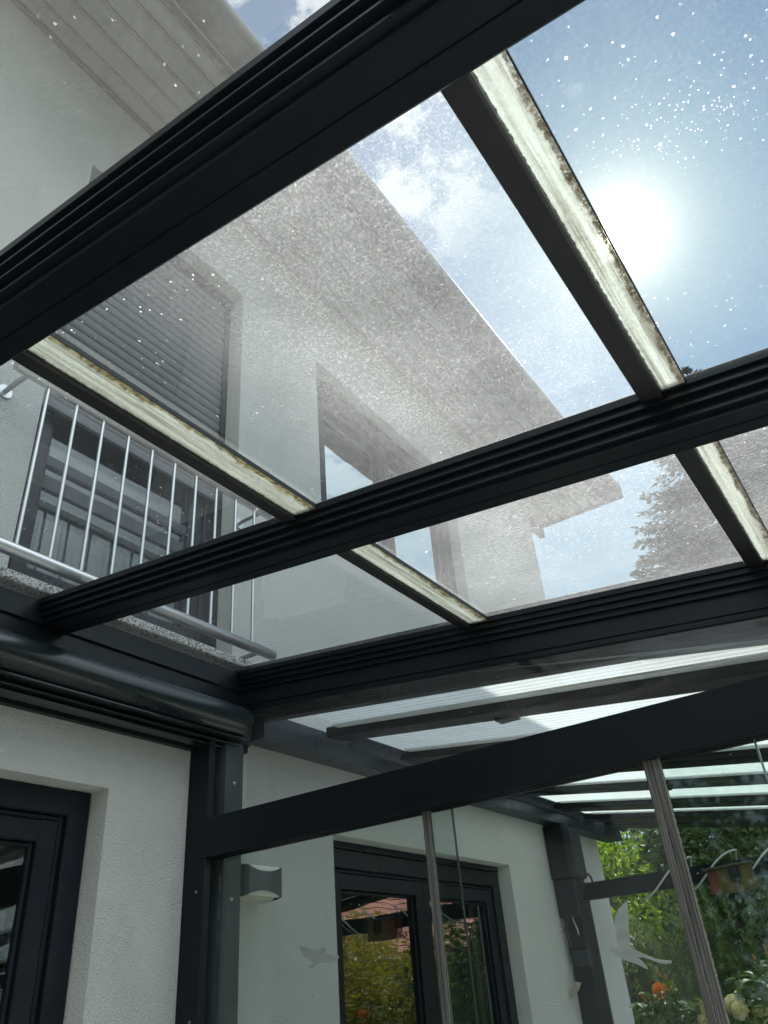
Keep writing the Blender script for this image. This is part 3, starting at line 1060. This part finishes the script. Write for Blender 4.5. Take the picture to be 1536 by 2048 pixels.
# ------------------------------------------------------------------ wall lamp
lamp = thing('wall_lamp', (XW, 2.17, .39), 'dark grey curved up and down lamp on the white wall behind the post', 'wall lamp')
m = MB()
N = 24
yc, hw = 2.196, 0.100
vs, fs = [], []
ring = []
for i in range(N + 1):
    u = -1 + 2 * i / N
    y = yc + hw * u
    xd = 0.118 * (1 - abs(u) ** 6 * 0.0)
    # plan: flat front with tight rounded corners
    ex = XW + 0.118 * (1 - max(0, (abs(u) - 0.82) / 0.18) ** 2 * 0.35)
    h = 0.030 + 0.0225 * abs(u) ** 2.2
    ring.append((ex, y, h))
ring = [(XW + 0.002, yc - hw, .0525)] + ring + [(XW + 0.002, yc + hw, .0525)]
k = len(ring)
zc = .3925
th = .004
for (x, y, h) in ring:
    vs += [(x, y, zc - h), (x, y, zc + h), (x - th, y + (th if y < yc else -th), zc + h), (x - th, y + (th if y < yc else -th), zc - h)]
for i in range(k - 1):
    for j in range(4):
        a, b = i * 4 + j, i * 4 + (j + 1) % 4
        fs.append((a, b, b + 4, a + 4))
m.add(vs, fs, False)
recalc(m.build('shell', 'lamp_shell', lamp))
m = MB()
m.box(XW + .001, XW + .012, yc - hw + .006, yc + hw - .006, zc + .0, zc + .050)
m.box(XW + .013, XW + .070, yc - hw + .006, yc + hw - .006, zc + .001, zc + .0515)
m.box(XW + .0705, XW + .112, yc - hw + .022, yc + hw - .022, zc + .001, zc + .048)
m.build('reflector', 'lamp_white', lamp)
m = MB()
m.box(XW + .001, XW + .012, yc - hw + .006, yc + hw - .006, zc - .052, zc - .001)
m.box(XW + .013, XW + .070, yc - hw + .006, yc + hw - .006, zc - .0515, zc - .001)
m.box(XW + .0705, XW + .112, yc - hw + .022, yc + hw - .022, zc - .048, zc - .001)
m.build('reflector', 'lamp_cream', lamp)

# ------------------------------------------------------------------ neighbouring canopy behind the glass wall (runs askew)
can = thing('terrace_canopy', (-2.05, 4.2, .9), 'second lean-to canopy of dark rafters and pale ribbed sheets beyond the glass wall', 'canopy')
m = MB()
m.box(XW + .001, -2.0, 2.2, 6.12, .894, .902, c=.001)
m.prism([(XW + .001, .903), (-2.0, .903), (-2.0, .985), (-2.012, .992), (-2.012, 1.0), (XW + .001, 1.04)], lambda a, b, t: (a, 2.2 + 3.9 * t, b))
recalc(m.build('wall_plate', 'alu_slate', can))
m = MB()
m.box(-2.010, -1.93, 2.75, 5.25, .985, .993, c=.001)
m.prism([(-1.995, .955), (-1.945, .985), (-1.945, .99), (-1.995, .99)], lambda a, b, t: (a, 2.75 + 2.6 * t, b))
recalc(m.build('flashing', 'alu_slate', can))
m = MB()      # bent end of the flashing
m.quad((-2.0, 5.3, .90), (-1.98, 6.14, .885), (-1.97, 6.05, .995), (-1.99, 5.3, 1.0))
m.add([(-1.985, 5.95, .96), (-1.93, 6.08, .985), (-1.90, 6.16, 1.0), (-1.96, 6.12, .95)], [(0, 1, 2, 3)])
o = m.build('bent_flashing', 'alu_slate', can)
md = o.modifiers.new('thickness', 'SOLIDIFY'); md.thickness = .004
RX = Vector((1, -.227, -.177))


def skew(x0, x1, ya, yb, za, zb, name, mat, c=.0, extra=None):
    """bar that starts at X=-2 with section y in ya..yb, z in za..zb and runs along RX"""
    m = MB()
    poly = [(ya + c, za), (yb - c, za), (yb, za + c), (yb, zb - c), (yb - c, zb), (ya + c, zb), (ya, zb - c), (ya, za + c)] if c else [(ya, za), (yb, za), (yb, zb), (ya, zb)]

    def fn(a, b, t):
        s_ = (x0 + (x1 - x0) * t) + 2.0
        return (-2.0 + s_, a + RX.y * s_, b + RX.z * s_)
    m.prism(poly, fn)
    return recalc(m.build(name, mat, can))


RY = [(2.575, 2.685, .05), (3.12, 3.24, .9), (3.70, 3.83, 1.5), (4.27, 4.37, 1.5), (4.875, 5.06, 1.5), (5.43, 5.62, 1.5), (5.80, 6.02, 1.5)]
for i, (a, b, xe) in enumerate(RY):
    skew(-1.985, xe - 0.02 if i else 0.02, a, b, .968, 1.012, 'rafter', 'alu', c=.006)
for i in range(len(RY) - 1):
    a, b = RY[i][1], RY[i + 1][0]
    m = MB()
    xe = 0.0 if i == 0 else 1.45
    s_ = xe + 2
    z_ = 1.006 if i % 2 == 0 else 1.007
    m.quad((-1.97, a - .01 + RX.y * .03, z_ + RX.z * .03), (-2 + s_, a - .01 + RX.y * s_, z_ + RX.z * s_), (-2 + s_, b + .01 + RX.y * s_, z_ + RX.z * s_), (-1.97, b + .01 + RX.y * .03, z_ + RX.z * .03))
    m.build('roof_sheet', 'canopy_sheet', can)
m = MB()
s_ = 2.02
m.quad((-1.97, 2.112, 1.036 + RX.z * .03), (0.02, 2.112, 1.036 + RX.z * s_), (0.02, 2.70 + RX.y * s_, 1.036 + RX.z * s_), (-1.97, 2.62, 1.036 + RX.z * .03))
m.build('roof_sheet', 'canopy_sheet', can)
# pale ridged gasket along the near side of each rafter
for i, (a, b, xe) in enumerate(RY[:6]):
    m = MB()
    for k in range(3):
        ya = a - .018 - .017 * k
        x1 = -.02 if i == 0 else xe - .05

        def fn(p, q, t, x1=x1):
            s2 = (-1.9 + (x1 + 1.9) * t) + 2.0
            return (-2.0 + s2, p + RX.y * s2, q + RX.z * s2)
        m.prism([(ya, .9975), (ya + .011, .9975), (ya + .011, 1.0035), (ya, 1.0035)], fn)
    recalc(m.build('glazing_bead', 'lamp_white', can))
for (y, x) in ((2.63, -1.15), (4.32, -1.12), (5.0, -.62)):
    s2 = x + 2
    m = MB()
    m.box(x, x + .075, y + .0 + RX.y * s2 + .02, y + RX.y * s2 + .075, .958 + RX.z * s2, .967 + RX.z * s2)
    m.build('clip', 'rubber', can)
m = MB(); m.prism([(4.9, .60), (4.98, .60), (4.98, .72), (4.9, .72)], lambda a, b, t: (1.46 + .08 * (b - .6), 2.2 + 3.2 * t, a - 4.6))
m.build('front_beam', 'alu', can)
for y in (2.35, 5.2):
    m = MB(); m.box(1.42, 1.52, y, y + .1, FL, .30, c=.006); m.build('front_post', 'alu', can)

fp = thing('end_post', (-2.04, 5.1, FL), 'dark square post against the far end of the white wall', 'post')
m = MB()
m.box(XW + .001, -1.985, 5.03, 5.155, FL, .70, c=.004)
m.box(XW + .004, -1.992, 5.157, 5.215, FL, .885, c=.004)
m.build('post_body', 'alu', fp)
m = MB()
m.box(XW + .012, -1.99, 5.217, 5.24, FL, .56, c=.002)
m.build('cover_strip', 'frame_grey', fp)
m = MB()
m.box(XW + .0015, -1.955, 4.955, 5.028, .36, .565, c=.012)
m.build('sleeve', 'box_dark', fp)
mb = thing('motor_box', (XW, 5.05, .57), 'tall dark casing on the wall below the canopy plate', 'casing')
m = MB()
m.box(XW + .002, -1.955, 4.935, 5.029, .572, .882, c=.014)
m.build('casing', 'box_dark', mb)
m = MB()
m.box(XW + .010, -1.965, 5.0295, 5.225, .588, .875, c=.008)
m.box(-1.9645, -1.950, 5.04, 5.16, .572, .592, c=.004)
m.build('side_cover', 'frame_grey', mb)
m = MB()
m.tube([(-1.97, 5.06, .46), (-1.96, 5.10, .555), (-1.945, 5.13, .59), (-1.925, 5.13, .595), (-1.91, 5.13, .57), (-1.905, 5.13, .53)], .006, 8)
tag(m.build('cable_loop', 'rubber'), 'short black cable loop where the crossbeam meets the far post', 'cable')
cb = MB()
cb.box(-1.983, 1.2, 5.1, 5.16, .447, .538, c=.004)
cb.box(-1.983, 1.2, 5.10, 5.15, .5385, .5425)
tag(cb.build('crossbeam', 'alu'), 'dark horizontal crossbeam running right from the far post', 'beam')

# helical cord round the crossbeam
pts = []
xs0 = -1.61
per = .262
for i in range(0, 420):
    a = i / 30 * 2 * math.pi
    x = xs0 + per * i / 30
    if x > .9:
        break
    # front run rises steeply to the right, back run returns behind the beam
    ph = (i % 30) / 30
    X_ = xs0 + per * (i // 30) + (per * 1.28 * ph / .55 if ph < .55 else per * 1.28 - per * .28 * (ph - .55) / .45)
    cy = 5.13 + .058 * (-math.sin(math.pi * ph / .55) if ph < .55 else math.sin(math.pi * (ph - .55) / .45))
    cz = .505 - (.092 * math.cos(math.pi * ph / .55) if ph < .55 else -.092 * math.cos(math.pi * (ph - .55) / .45))
    pts.append((X_, cy, cz))
m = MB(); m.tube(pts, .0058, 8)
tag(m.build('spiral_cord', 'cable_pale'), 'pale cord wound loosely in a spiral round the crossbeam', 'cord')

sb = thing('switch_box', (-1.99, 5.02, .18), 'small dark socket with hinged lid on the far post', 'socket')
m = MB()
m.box(-2.06, -1.975, 4.985, 5.0285, .185, .262, c=.006)
m.build('body', 'box_dark', sb)
m = MB()
m.box(-2.055, -1.965, 4.975, 5.0285, .098, .182, c=.006)
m.box(-2.05, -1.968, 4.962, 4.974, .165, .181, c=.002)
m.tube([(-2.008, 4.974, .135), (-2.008, 4.970, .135)], .014, 16)
m.build('socket_cover', 'frame_grey', sb)
m = MB()
m.tube([(-2.03, 5.0, .36), (-2.02, 4.99, .33), (-2.005, 4.985, .29), (-2.01, 5.0, .262)], .0045, 8)
tag(m.build('pale_cable', 'cable_pale'), 'thin pale cable running down the far post into the socket', 'cable')
m = MB()
m.tube([(-2.05, 5.0, .36), (-2.075, 4.97, .30), (-2.06, 4.96, .24), (-2.062, 4.98, .15), (-2.072, 4.96, .06), (-2.07, 4.95, .01)], [.010, .010, .009, .004, .003, .003], 8)
tag(m.build('black_cable', 'rubber'), 'black cable bowing beside the far post', 'cable')
m = MB()
m.add([(-2.085, 4.90, -.05), (-2.04, 4.92, -.015), (-2.035, 4.96, .02), (-2.06, 4.95, .03), (-2.09, 4.92, .005), (-2.095, 4.90, -.04)], [(0, 1, 2, 3, 4, 5)])
o = m.build('paper_tag', 'tag_beige')
md = o.modifiers.new('thickness', 'SOLIDIFY'); md.thickness = .003
tag(o, 'beige tag dangling from the cable beside the far post', 'tag')

# solid box standing in for a red and yellow reflection in the glass wall
bh = thing('reflection_box', (-1.02, 5.0, .36), 'yellow and red box added in place of a reflection in the glass wall', 'reflection stand-in')


def hexa(m, P):
    m.add(P, [(0, 1, 3, 2), (4, 6, 7, 5), (0, 4, 5, 1), (2, 3, 7, 6), (0, 2, 6, 4), (1, 5, 7, 3)])


m = MB(); m.box(-1.115, -.935, 4.93, 5.02, .375, .50, c=.004); m.build('body', 'yellow_paint', bh)
m = MB(); m.box(-1.165, -1.117, 4.93, 5.02, .378, .49, c=.003); m.build('side_panel', 'red_paint', bh)
m = MB(); m.prism([(-1.05, .43), (-1.03, .41), (-1.0, .41), (-.985, .44), (-.99, .50), (-1.045, .50)], lambda a, b, t: (a, 4.925 + .004 * t, b)); m.build('opening', 'dark_room', bh)
m = MB(); m.prism([(-1.18, .492), (-.92, .502), (-.92, .512), (-1.18, .502)], lambda a, b, t: (a, 4.91 + .12 * t, b)); m.build('roof', 'bark_box', bh)


# ------------------------------------------------------------------ planting
def leafquad(m, p, dvec, n_, L, Wd, fold=0.25):
    """a small pointed leaf: four-sided, folded along the midrib"""
    dvec = dvec.normalized()
    s_ = dvec.cross(n_)
    if s_.length < 1e-3:
        s_ = dvec.cross(Vector((1, 0, 0.1)))
    s_.normalize()
    up = s_.cross(dvec)
    a = p
    b = p + dvec * L * .45 + s_ * Wd * .5 + up * Wd * fold
    c = p + dvec * L
    e = p + dvec * L * .45 - s_ * Wd * .5 + up * Wd * fold
    m.add([a, b, c, e], [(0, 1, 2), (0, 2, 3)])


def rv(rng):
    while True:
        v = Vector((rng.uniform(-1, 1), rng.uniform(-1, 1), rng.uniform(-1, 1)))
        if .05 < v.length < 1:
            return v


def bush(name, base, h, rad, nclump, nleaf, L, Wd, mat, label, cat, seed, group=None, upright=0.0, trunk=True, aspect=1.0, low=.15):
    rng = random.Random(seed)
    t = thing(name, base, label, cat, group)
    B = Vector(base)
    m = MB()
    st = MB()
    for i in range(nclump):
        v = rv(rng)
        k = rng.uniform(.55, 1.0)
        v = v.normalized() * k
        ctr = B + Vector((v.x * rad, v.y * rad * aspect, h * (low + (1 - low) * (.5 + .5 * v.z))))
        cr = rad * rng.uniform(.16, .34)
        if trunk:
            st.tube([B + Vector((v.x * rad * .1, v.y * rad * .1, 0)), B + Vector((v.x * rad * .4, v.y * rad * .4, (ctr.z - B.z) * .6)), ctr], [.02 * h / 2, .012 * h / 2, .004], 5, cap=False)
        if upright > 0:
            # spires: leaves in whorls round an upright shoot
            ns = max(2, nleaf // 34)
            for s_ in range(ns):
                o = ctr + rv(rng) * cr
                sd = Vector((rng.uniform(-.3, .3), rng.uniform(-.3, .3), 1)).normalized()
                SL = rng.uniform(.10, .26) * upright
                for q in range(34):
                    u = q / 34
                    an = q * 2.4 + rng.uniform(-.3, .3)
                    dd = (Vector((math.cos(an), math.sin(an), .55 + .5 * u)))
                    leafquad(m, o + sd * SL * u * 2, dd, Vector((0, 0, 1)), L * (1.15 - .55 * u), Wd, .2)
        else:
            for q in range(nleaf):
                v2 = rv(rng)
                p = ctr + Vector((v2.x, v2.y, v2.z * .8)) * cr
                dd = (v2.normalized() + rv(rng) * .8 + Vector((0, 0, -.15)))
                leafquad(m, p, dd, rv(rng), L * rng.uniform(.6, 1.25), Wd * rng.uniform(.7, 1.2))
    m.build('foliage', mat, t)
    if trunk:
        st.build('branches', 'bark', t)
    return t


def spruce(name, base, h, rad, label, seed, mat='needle_blue', tiers=84, group=None, low=.04):
    rng = random.Random(seed)
    t = thing(name, base, label, 'tree', group)
    B = Vector(base)
    tr = MB()
    tr.tube([B, B + Vector((0, 0, h * .5)), B + Vector((.02, 0, h))], [h * .022, h * .013, .015], 9)
    tr.build('trunk', 'bark', t)
    m = MB()
    for k in range(tiers):
        u = low + (1 - low) * (k / tiers) ** .92
        z = h * u
        R_ = rad * (1 - u) ** .82 + .12
        nb = int(9 + 10 * (1 - u))
        for b in range(nb):
            an = rng.uniform(0, 2 * math.pi)
            L = R_ * rng.uniform(.72, 1.1)
            out = Vector((math.cos(an), math.sin(an), 0))
            side = Vector((-math.sin(an), math.cos(an), 0))
            ns = max(4, int(L / .13))
            for q in range(ns):
                s_ = (q + .5) / ns
                if s_ < .25 and rng.random() < .6:
                    continue
                droop = -.32 * L * s_ * s_ + .10 * L * s_ ** 4 * 2.2
                p = B + out * L * s_ + Vector((0, 0, z + droop))
                wdt = .34 * (1 - .55 * s_) * min(1, L)
                for w in range(3):
                    sg = rng.choice((-1, 1))
                    dd = out * rng.uniform(.5, 1.0) + side * sg * rng.uniform(.3, 1.0) + Vector((0, 0, rng.uniform(-.55, .12)))
                    tip = rng.uniform(.5, 1.0) * max(.10, wdt)
                    q0 = p + side * rng.uniform(-.04, .04)
                    # feathery twig: several thin needles blades
                    for f_ in range(4):
                        g0 = q0 + dd.normalized() * tip * f_ / 4
                        for sgn in (-1, 1):
                            d2 = dd.normalized() * .7 + side.cross(dd).normalized() * .25 * rng.uniform(-1, 1) + side * sgn * .55 + out * rng.uniform(-.2, .3)
                            leafquad(m, g0, d2, rv(rng), .085 + .05 * rng.random(), .028, .1)
    m.build('crown', mat, t)
    return t


G0 = FL - .06
spruce('spruce_tree', (-0.95, 14.0, G0), 12.4, 4.9,  'tall dark blue green spruce beyond the house corner', 11)
bush('garden_tree', (-3.25, 9.0, G0), 3.15, 1.15, 95, 150, .075, .042, 'leaf_bright', 'bright yellow green leafy tree just right of the house corner', 'tree', 21, aspect=.9)
bush('shrub', (-2.15, 7.6, G0), 2.05, .62, 60, 136, .085, .022, 'leaf_hedge', 'green shrub with upright shoots behind the swallow sticker', 'shrub', 31, 'shrubs behind the terrace', upright=.8)
bush('shrub', (-1.30, 8.0, G0), 2.15, .72, 70, 136, .085, .022, 'leaf_grey', 'grey green shrub with upright shoots behind the wide edge profile', 'shrub', 32, 'shrubs behind the terrace', upright=.9)
bush('shrub', (-.3, 8.0, G0), 2.10, .8, 70, 136, .085, .022, 'leaf_grey', 'grey green shrub below the yellow and red box at the right edge', 'shrub', 33, 'shrubs behind the terrace', upright=.9)
bush('hedge', (-1.4, 10.6, G0), 3.6, 3.2, 260, 190, .10, .06, 'leaf_hedge', 'dark loose hedge filling the garden behind the shrubs', 'hedge', 34, aspect=.35, low=.0)


def rose_head(m, c, R_, rng, facing=Vector((-.1, -.5, .35))):
    f_ = facing.normalized()
    a = f_.cross(Vector((0, 0, 1))).normalized()
    b = a.cross(f_)
    for layer in range(5):
        npet = 5 if layer < 4 else 3
        rr = R_ * (1 - layer * .17)
        for k in range(npet):
            w = 2 * math.pi * (k + .5 * (layer % 2)) / npet + rng.uniform(-.2, .2)
            d1 = a * math.cos(w) + b * math.sin(w)
            tn = -a * math.sin(w) + b * math.cos(w)
            n_ = 5
            grid = []
            for i in range(n_):
                u = i / (n_ - 1)
                row = []
                for j in range(5):
                    v = (j / 4 - .5) * 2
                    wid = rr * .72 * math.sin(math.pi * (.12 + .62 * u)) * v
                    rad_ = rr * (u ** .8) * (1 - .12 * v * v)
                    lift = R_ * (.15 + .18 * layer) + rr * (.35 * u * u if layer > 1 else -.25 * u * u) * (.4 + layer * .25)
                    row.append(c + d1 * (rad_ + .10 * rr * math.sin(7 * v + 3 * layer + k) * u) + tn * wid + f_ * (lift - .12 * rr * v * v + .16 * rr * u * math.sin(5.3 * v + 2.1 * k + layer) + rng.uniform(-.05, .05) * rr))
                grid.append(row)
            vs = [p for row in grid for p in row]
            fs = [(i * 5 + j, i * 5 + j + 1, (i + 1) * 5 + j + 1, (i + 1) * 5 + j) for i in range(n_ - 1) for j in range(4)]
            m.add(vs, fs, True)


def bud(m, c, d_, L):
    m.tube([c, c + d_ * L * .3, c + d_ * L * .65, c + d_ * L], [L * .12, L * .3, L * .26, L * .04], 8)


def roseleaf(m, p, dvec, L, rng):
    """compound leaf with five toothed leaflets built as folded ovals"""
    dvec = dvec.normalized()
    side = dvec.cross(Vector((0, 0, 1))).normalized()
    for (u, s_, k) in ((.35, 1, .8), (.35, -1, .8), (.7, 1, .95), (.7, -1, .95), (1.0, 0, 1.1)):
        o = p + dvec * L * u
        dd = (dvec * (1.0 if s_ == 0 else .45) + side * s_ * .9 + Vector((0, 0, rng.uniform(-.35, .1)))).normalized()
        w = dd.cross(Vector((rng.uniform(-.3, .3), rng.uniform(-.3, .3), 1))).normalized()
        up = w.cross(dd)
        LL = L * .55 * k
        n_ = 7
        L1, L2, mid = [], [], []
        for i in range(n_):
            t = i / (n_ - 1)
            ww = LL * .34 * math.sin(math.pi * min(1, t * .96 + .02)) ** .75
            q = o + dd * LL * t - up * LL * .18 * t * t
            mid.append(q)
            L1.append(q + w * ww + up * ww * .35)
            L2.append(q - w * ww + up * ww * .35)
        vs = L1 + mid + L2
        fs = [(i, i + 1, n_ + i + 1, n_ + i) for i in range(n_ - 1)] + [(n_ + i, n_ + i + 1, 2 * n_ + i + 1, 2 * n_ + i) for i in range(n_ - 1)]
        m.add(vs, fs, True)


def P(px, py, Y):
    x, z = unproj(px, py, Y)
    return Vector((x, Y, z))


def rosebush(base, heads, leaves, buds, label, seed, pet, R_=.045):
    rng = random.Random(seed)
    t = thing('rose_bush', base, label, 'rose', 'rose bushes by the terrace')
    B = Vector(base)
    st, lf = MB(), MB()
    for (p, mt, k) in heads:
        hm = MB()
        rose_head(hm, p, R_ * k, rng)
        hm.build('rose_flower', mt, t)
        mid = B.lerp(p, .55) + Vector((rng.uniform(-.05, .05), rng.uniform(-.05, .05), .08))
        st.tube([B, mid, p - Vector((0, 0, .01))], [.007, .005, .003], 6)
        for q in range(5):
            u = .45 + .11 * q
            s_ = mid.lerp(p, max(0, (u - .45) / .6))
            an = rng.uniform(0, 6.28)
            roseleaf(lf, s_, Vector((math.cos(an), math.sin(an), .15)), .075, rng)
    for p in leaves:
        st.tube([B, B.lerp(p, .6) + Vector((0, 0, .05)), p], [.006, .004, .002], 6)
        for q in range(4):
            an = rng.uniform(0, 6.28)
            roseleaf(lf, p + rv(rng) * .05, Vector((math.cos(an), math.sin(an) * .6, rng.uniform(-.2, .4))), .085, rng)
    for p in buds:
        bm_ = MB()
        st.tube([B.lerp(p, .7) + Vector((rng.uniform(-.03, .03), 0, 0)), p], [.003, .002], 5)
        dd = Vector((rng.uniform(-.3, .3), rng.uniform(-.2, .2), 1)).normalized()
        bud(bm_, p, dd, .026)
        bm_.build('bud', pet, t)
        for q in range(5):
            an = rng.uniform(0, 6.28)
            leafquad(lf, p, Vector((math.cos(an) * .5, math.sin(an) * .5, 1)), Vector((1, 0, 0)), .03, .006)
            leafquad(lf, p - Vector((0, 0, .02 + .015 * q)), Vector((math.cos(an), math.sin(an), .5)), Vector((0, 0, 1)), .035, .014)
    # body of the bush
    for q in range(120):
        u = rng.uniform(.25, .98)
        tgt = rng.choice([h[0] for h in heads] + leaves)
        p = B.lerp(tgt, u) + rv(rng) * .11
        roseleaf(lf, p, rv(rng) + Vector((0, 0, .2)), .075, rng)
    st.build('stems', 'stem', t)
    lf.build('foliage', 'leaf_rose', t)
    return t


Y1 = 4.25
rosebush((-1.28, Y1, FL), [(P(1320, 1982, Y1), 'petal_orange', .85), (P(1337, 1974, Y1 + .04), 'petal_orange', .45), (P(1284, 1991, Y1), 'petal_pink', .28)],
         [P(1283, 2018, Y1), P(1310, 2022, Y1), P(1335, 2008, Y1), P(1352, 2015, Y1 - .03), P(1368, 2030, Y1), P(1300, 2034, Y1)],
         [P(1316, 1948, Y1), P(1330, 1960, Y1), P(1346, 1972, Y1), P(1350, 1985, Y1), P(1298, 2000, Y1), P(1322, 1955, Y1 + .1), P(1292, 2008, Y1), P(1340, 1990, Y1 - .03)],
         'orange rose with buds right of the house wall foot', 51, 'petal_pink')
rosebush((-1.0, Y1 - .05, FL), [(P(1414, 2016, Y1), 'petal_cream', .8), (P(1470, 2012, Y1), 'petal_cream', 1.1), (P(1480, 2022, Y1 - .05), 'petal_cream', .9), (P(1410, 2045, Y1), 'petal_cream', .8)],
         [P(1404, 2032, Y1), P(1490, 2040, Y1), P(1440, 2046, Y1)], [P(1500, 2012, Y1)],
         'cream rose flowers on both sides of the wide edge profile', 52, 'petal_cream')
rosebush((-.72, Y1 - .1, FL), [(P(1522, 2030, Y1), 'petal_cream', .9), (P(1505, 2028, Y1), 'petal_pink', .4)],
         [P(1510, 1975, Y1), P(1528, 1960, Y1), P(1535, 1990, Y1), P(1522, 2005, Y1), P(1545, 1975, Y1), P(1515, 1985, Y1 + .05)], [P(1532, 1900, Y1), P(1510, 1920, Y1), P(1524, 1935, Y1), P(1536, 1915, Y1 + .05), P(1518, 1950, Y1)],
         'tall rose shoot with fresh leaves at the right edge', 53, 'petal_pink')

# ------------------------------------------------------------------ what the door panes mirror: garden and house opposite
bush('golden_conifer', (4.4, 12.0, G0), 2.85, 1.9, 170, 150, .085, .04, 'leaf_gold', 'golden yellow bush mirrored in the patio door', 'shrub', 61, aspect=1.6)
nh = thing('neighbour_house', (13.5, 23, G0), 'house with red clay tile roof mirrored in the patio door', 'house')
m = MB(); m.box(10.5, 18, 12, 40, G0, 1.2); m.build('wall', 'far_wall', nh)
m = MB()
nrow = 16
for i in range(nrow):
    x0 = 9.6 + i * .30
    z0_ = 1.05 + i * .21
    m.prism([(x0, z0_), (x0 - .02, z0_ + .04), (x0 + .30, z0_ + .235), (x0 + .32, z0_ + .18)], lambda a, b, t: (a, 11.5 + 29 * t, b))
m.prism([(14.4, 4.4), (19.0, 1.1), (18.9, 1.0), (14.3, 4.2)], lambda a, b, t: (a, 11.5 + 29 * t, b))
m.build('roof', 'clay_tile', nh)
m = MB(); m.tube([(9.55, 11.4, 1.02), (9.55, 40.6, 1.02)], .09, 10); m.build('gutter', 'zinc', nh)

# unseen hedges added to block bright sky from the pane reflections
bush('blocking_hedge', (3.0, -9.0, G0), 6.5, 5.5, 230, 120, .20, .12, 'leaf_hedge', 'unseen tall dark hedge added behind the viewer to block bright sky from the panes', 'hedge', 71, aspect=.25, low=.0, trunk=False)
bush('blocking_hedge', (-6.5, -9.5, G0), 6.0, 4.0, 180, 120, .20, .12, 'leaf_hedge', 'second unseen tall dark hedge added behind the house side to block reflected sky', 'hedge', 72, aspect=.25, low=.0, trunk=False)
bush('far_blocking_hedge', (8.5, 2.0, G0), 6.8, 2.2, 260, 110, .16, .09, 'leaf_hedge', 'unseen long dark hedge added across the garden to keep bright sky out of the left terrace door', 'hedge', 73, aspect=3.0, low=.0, trunk=False)
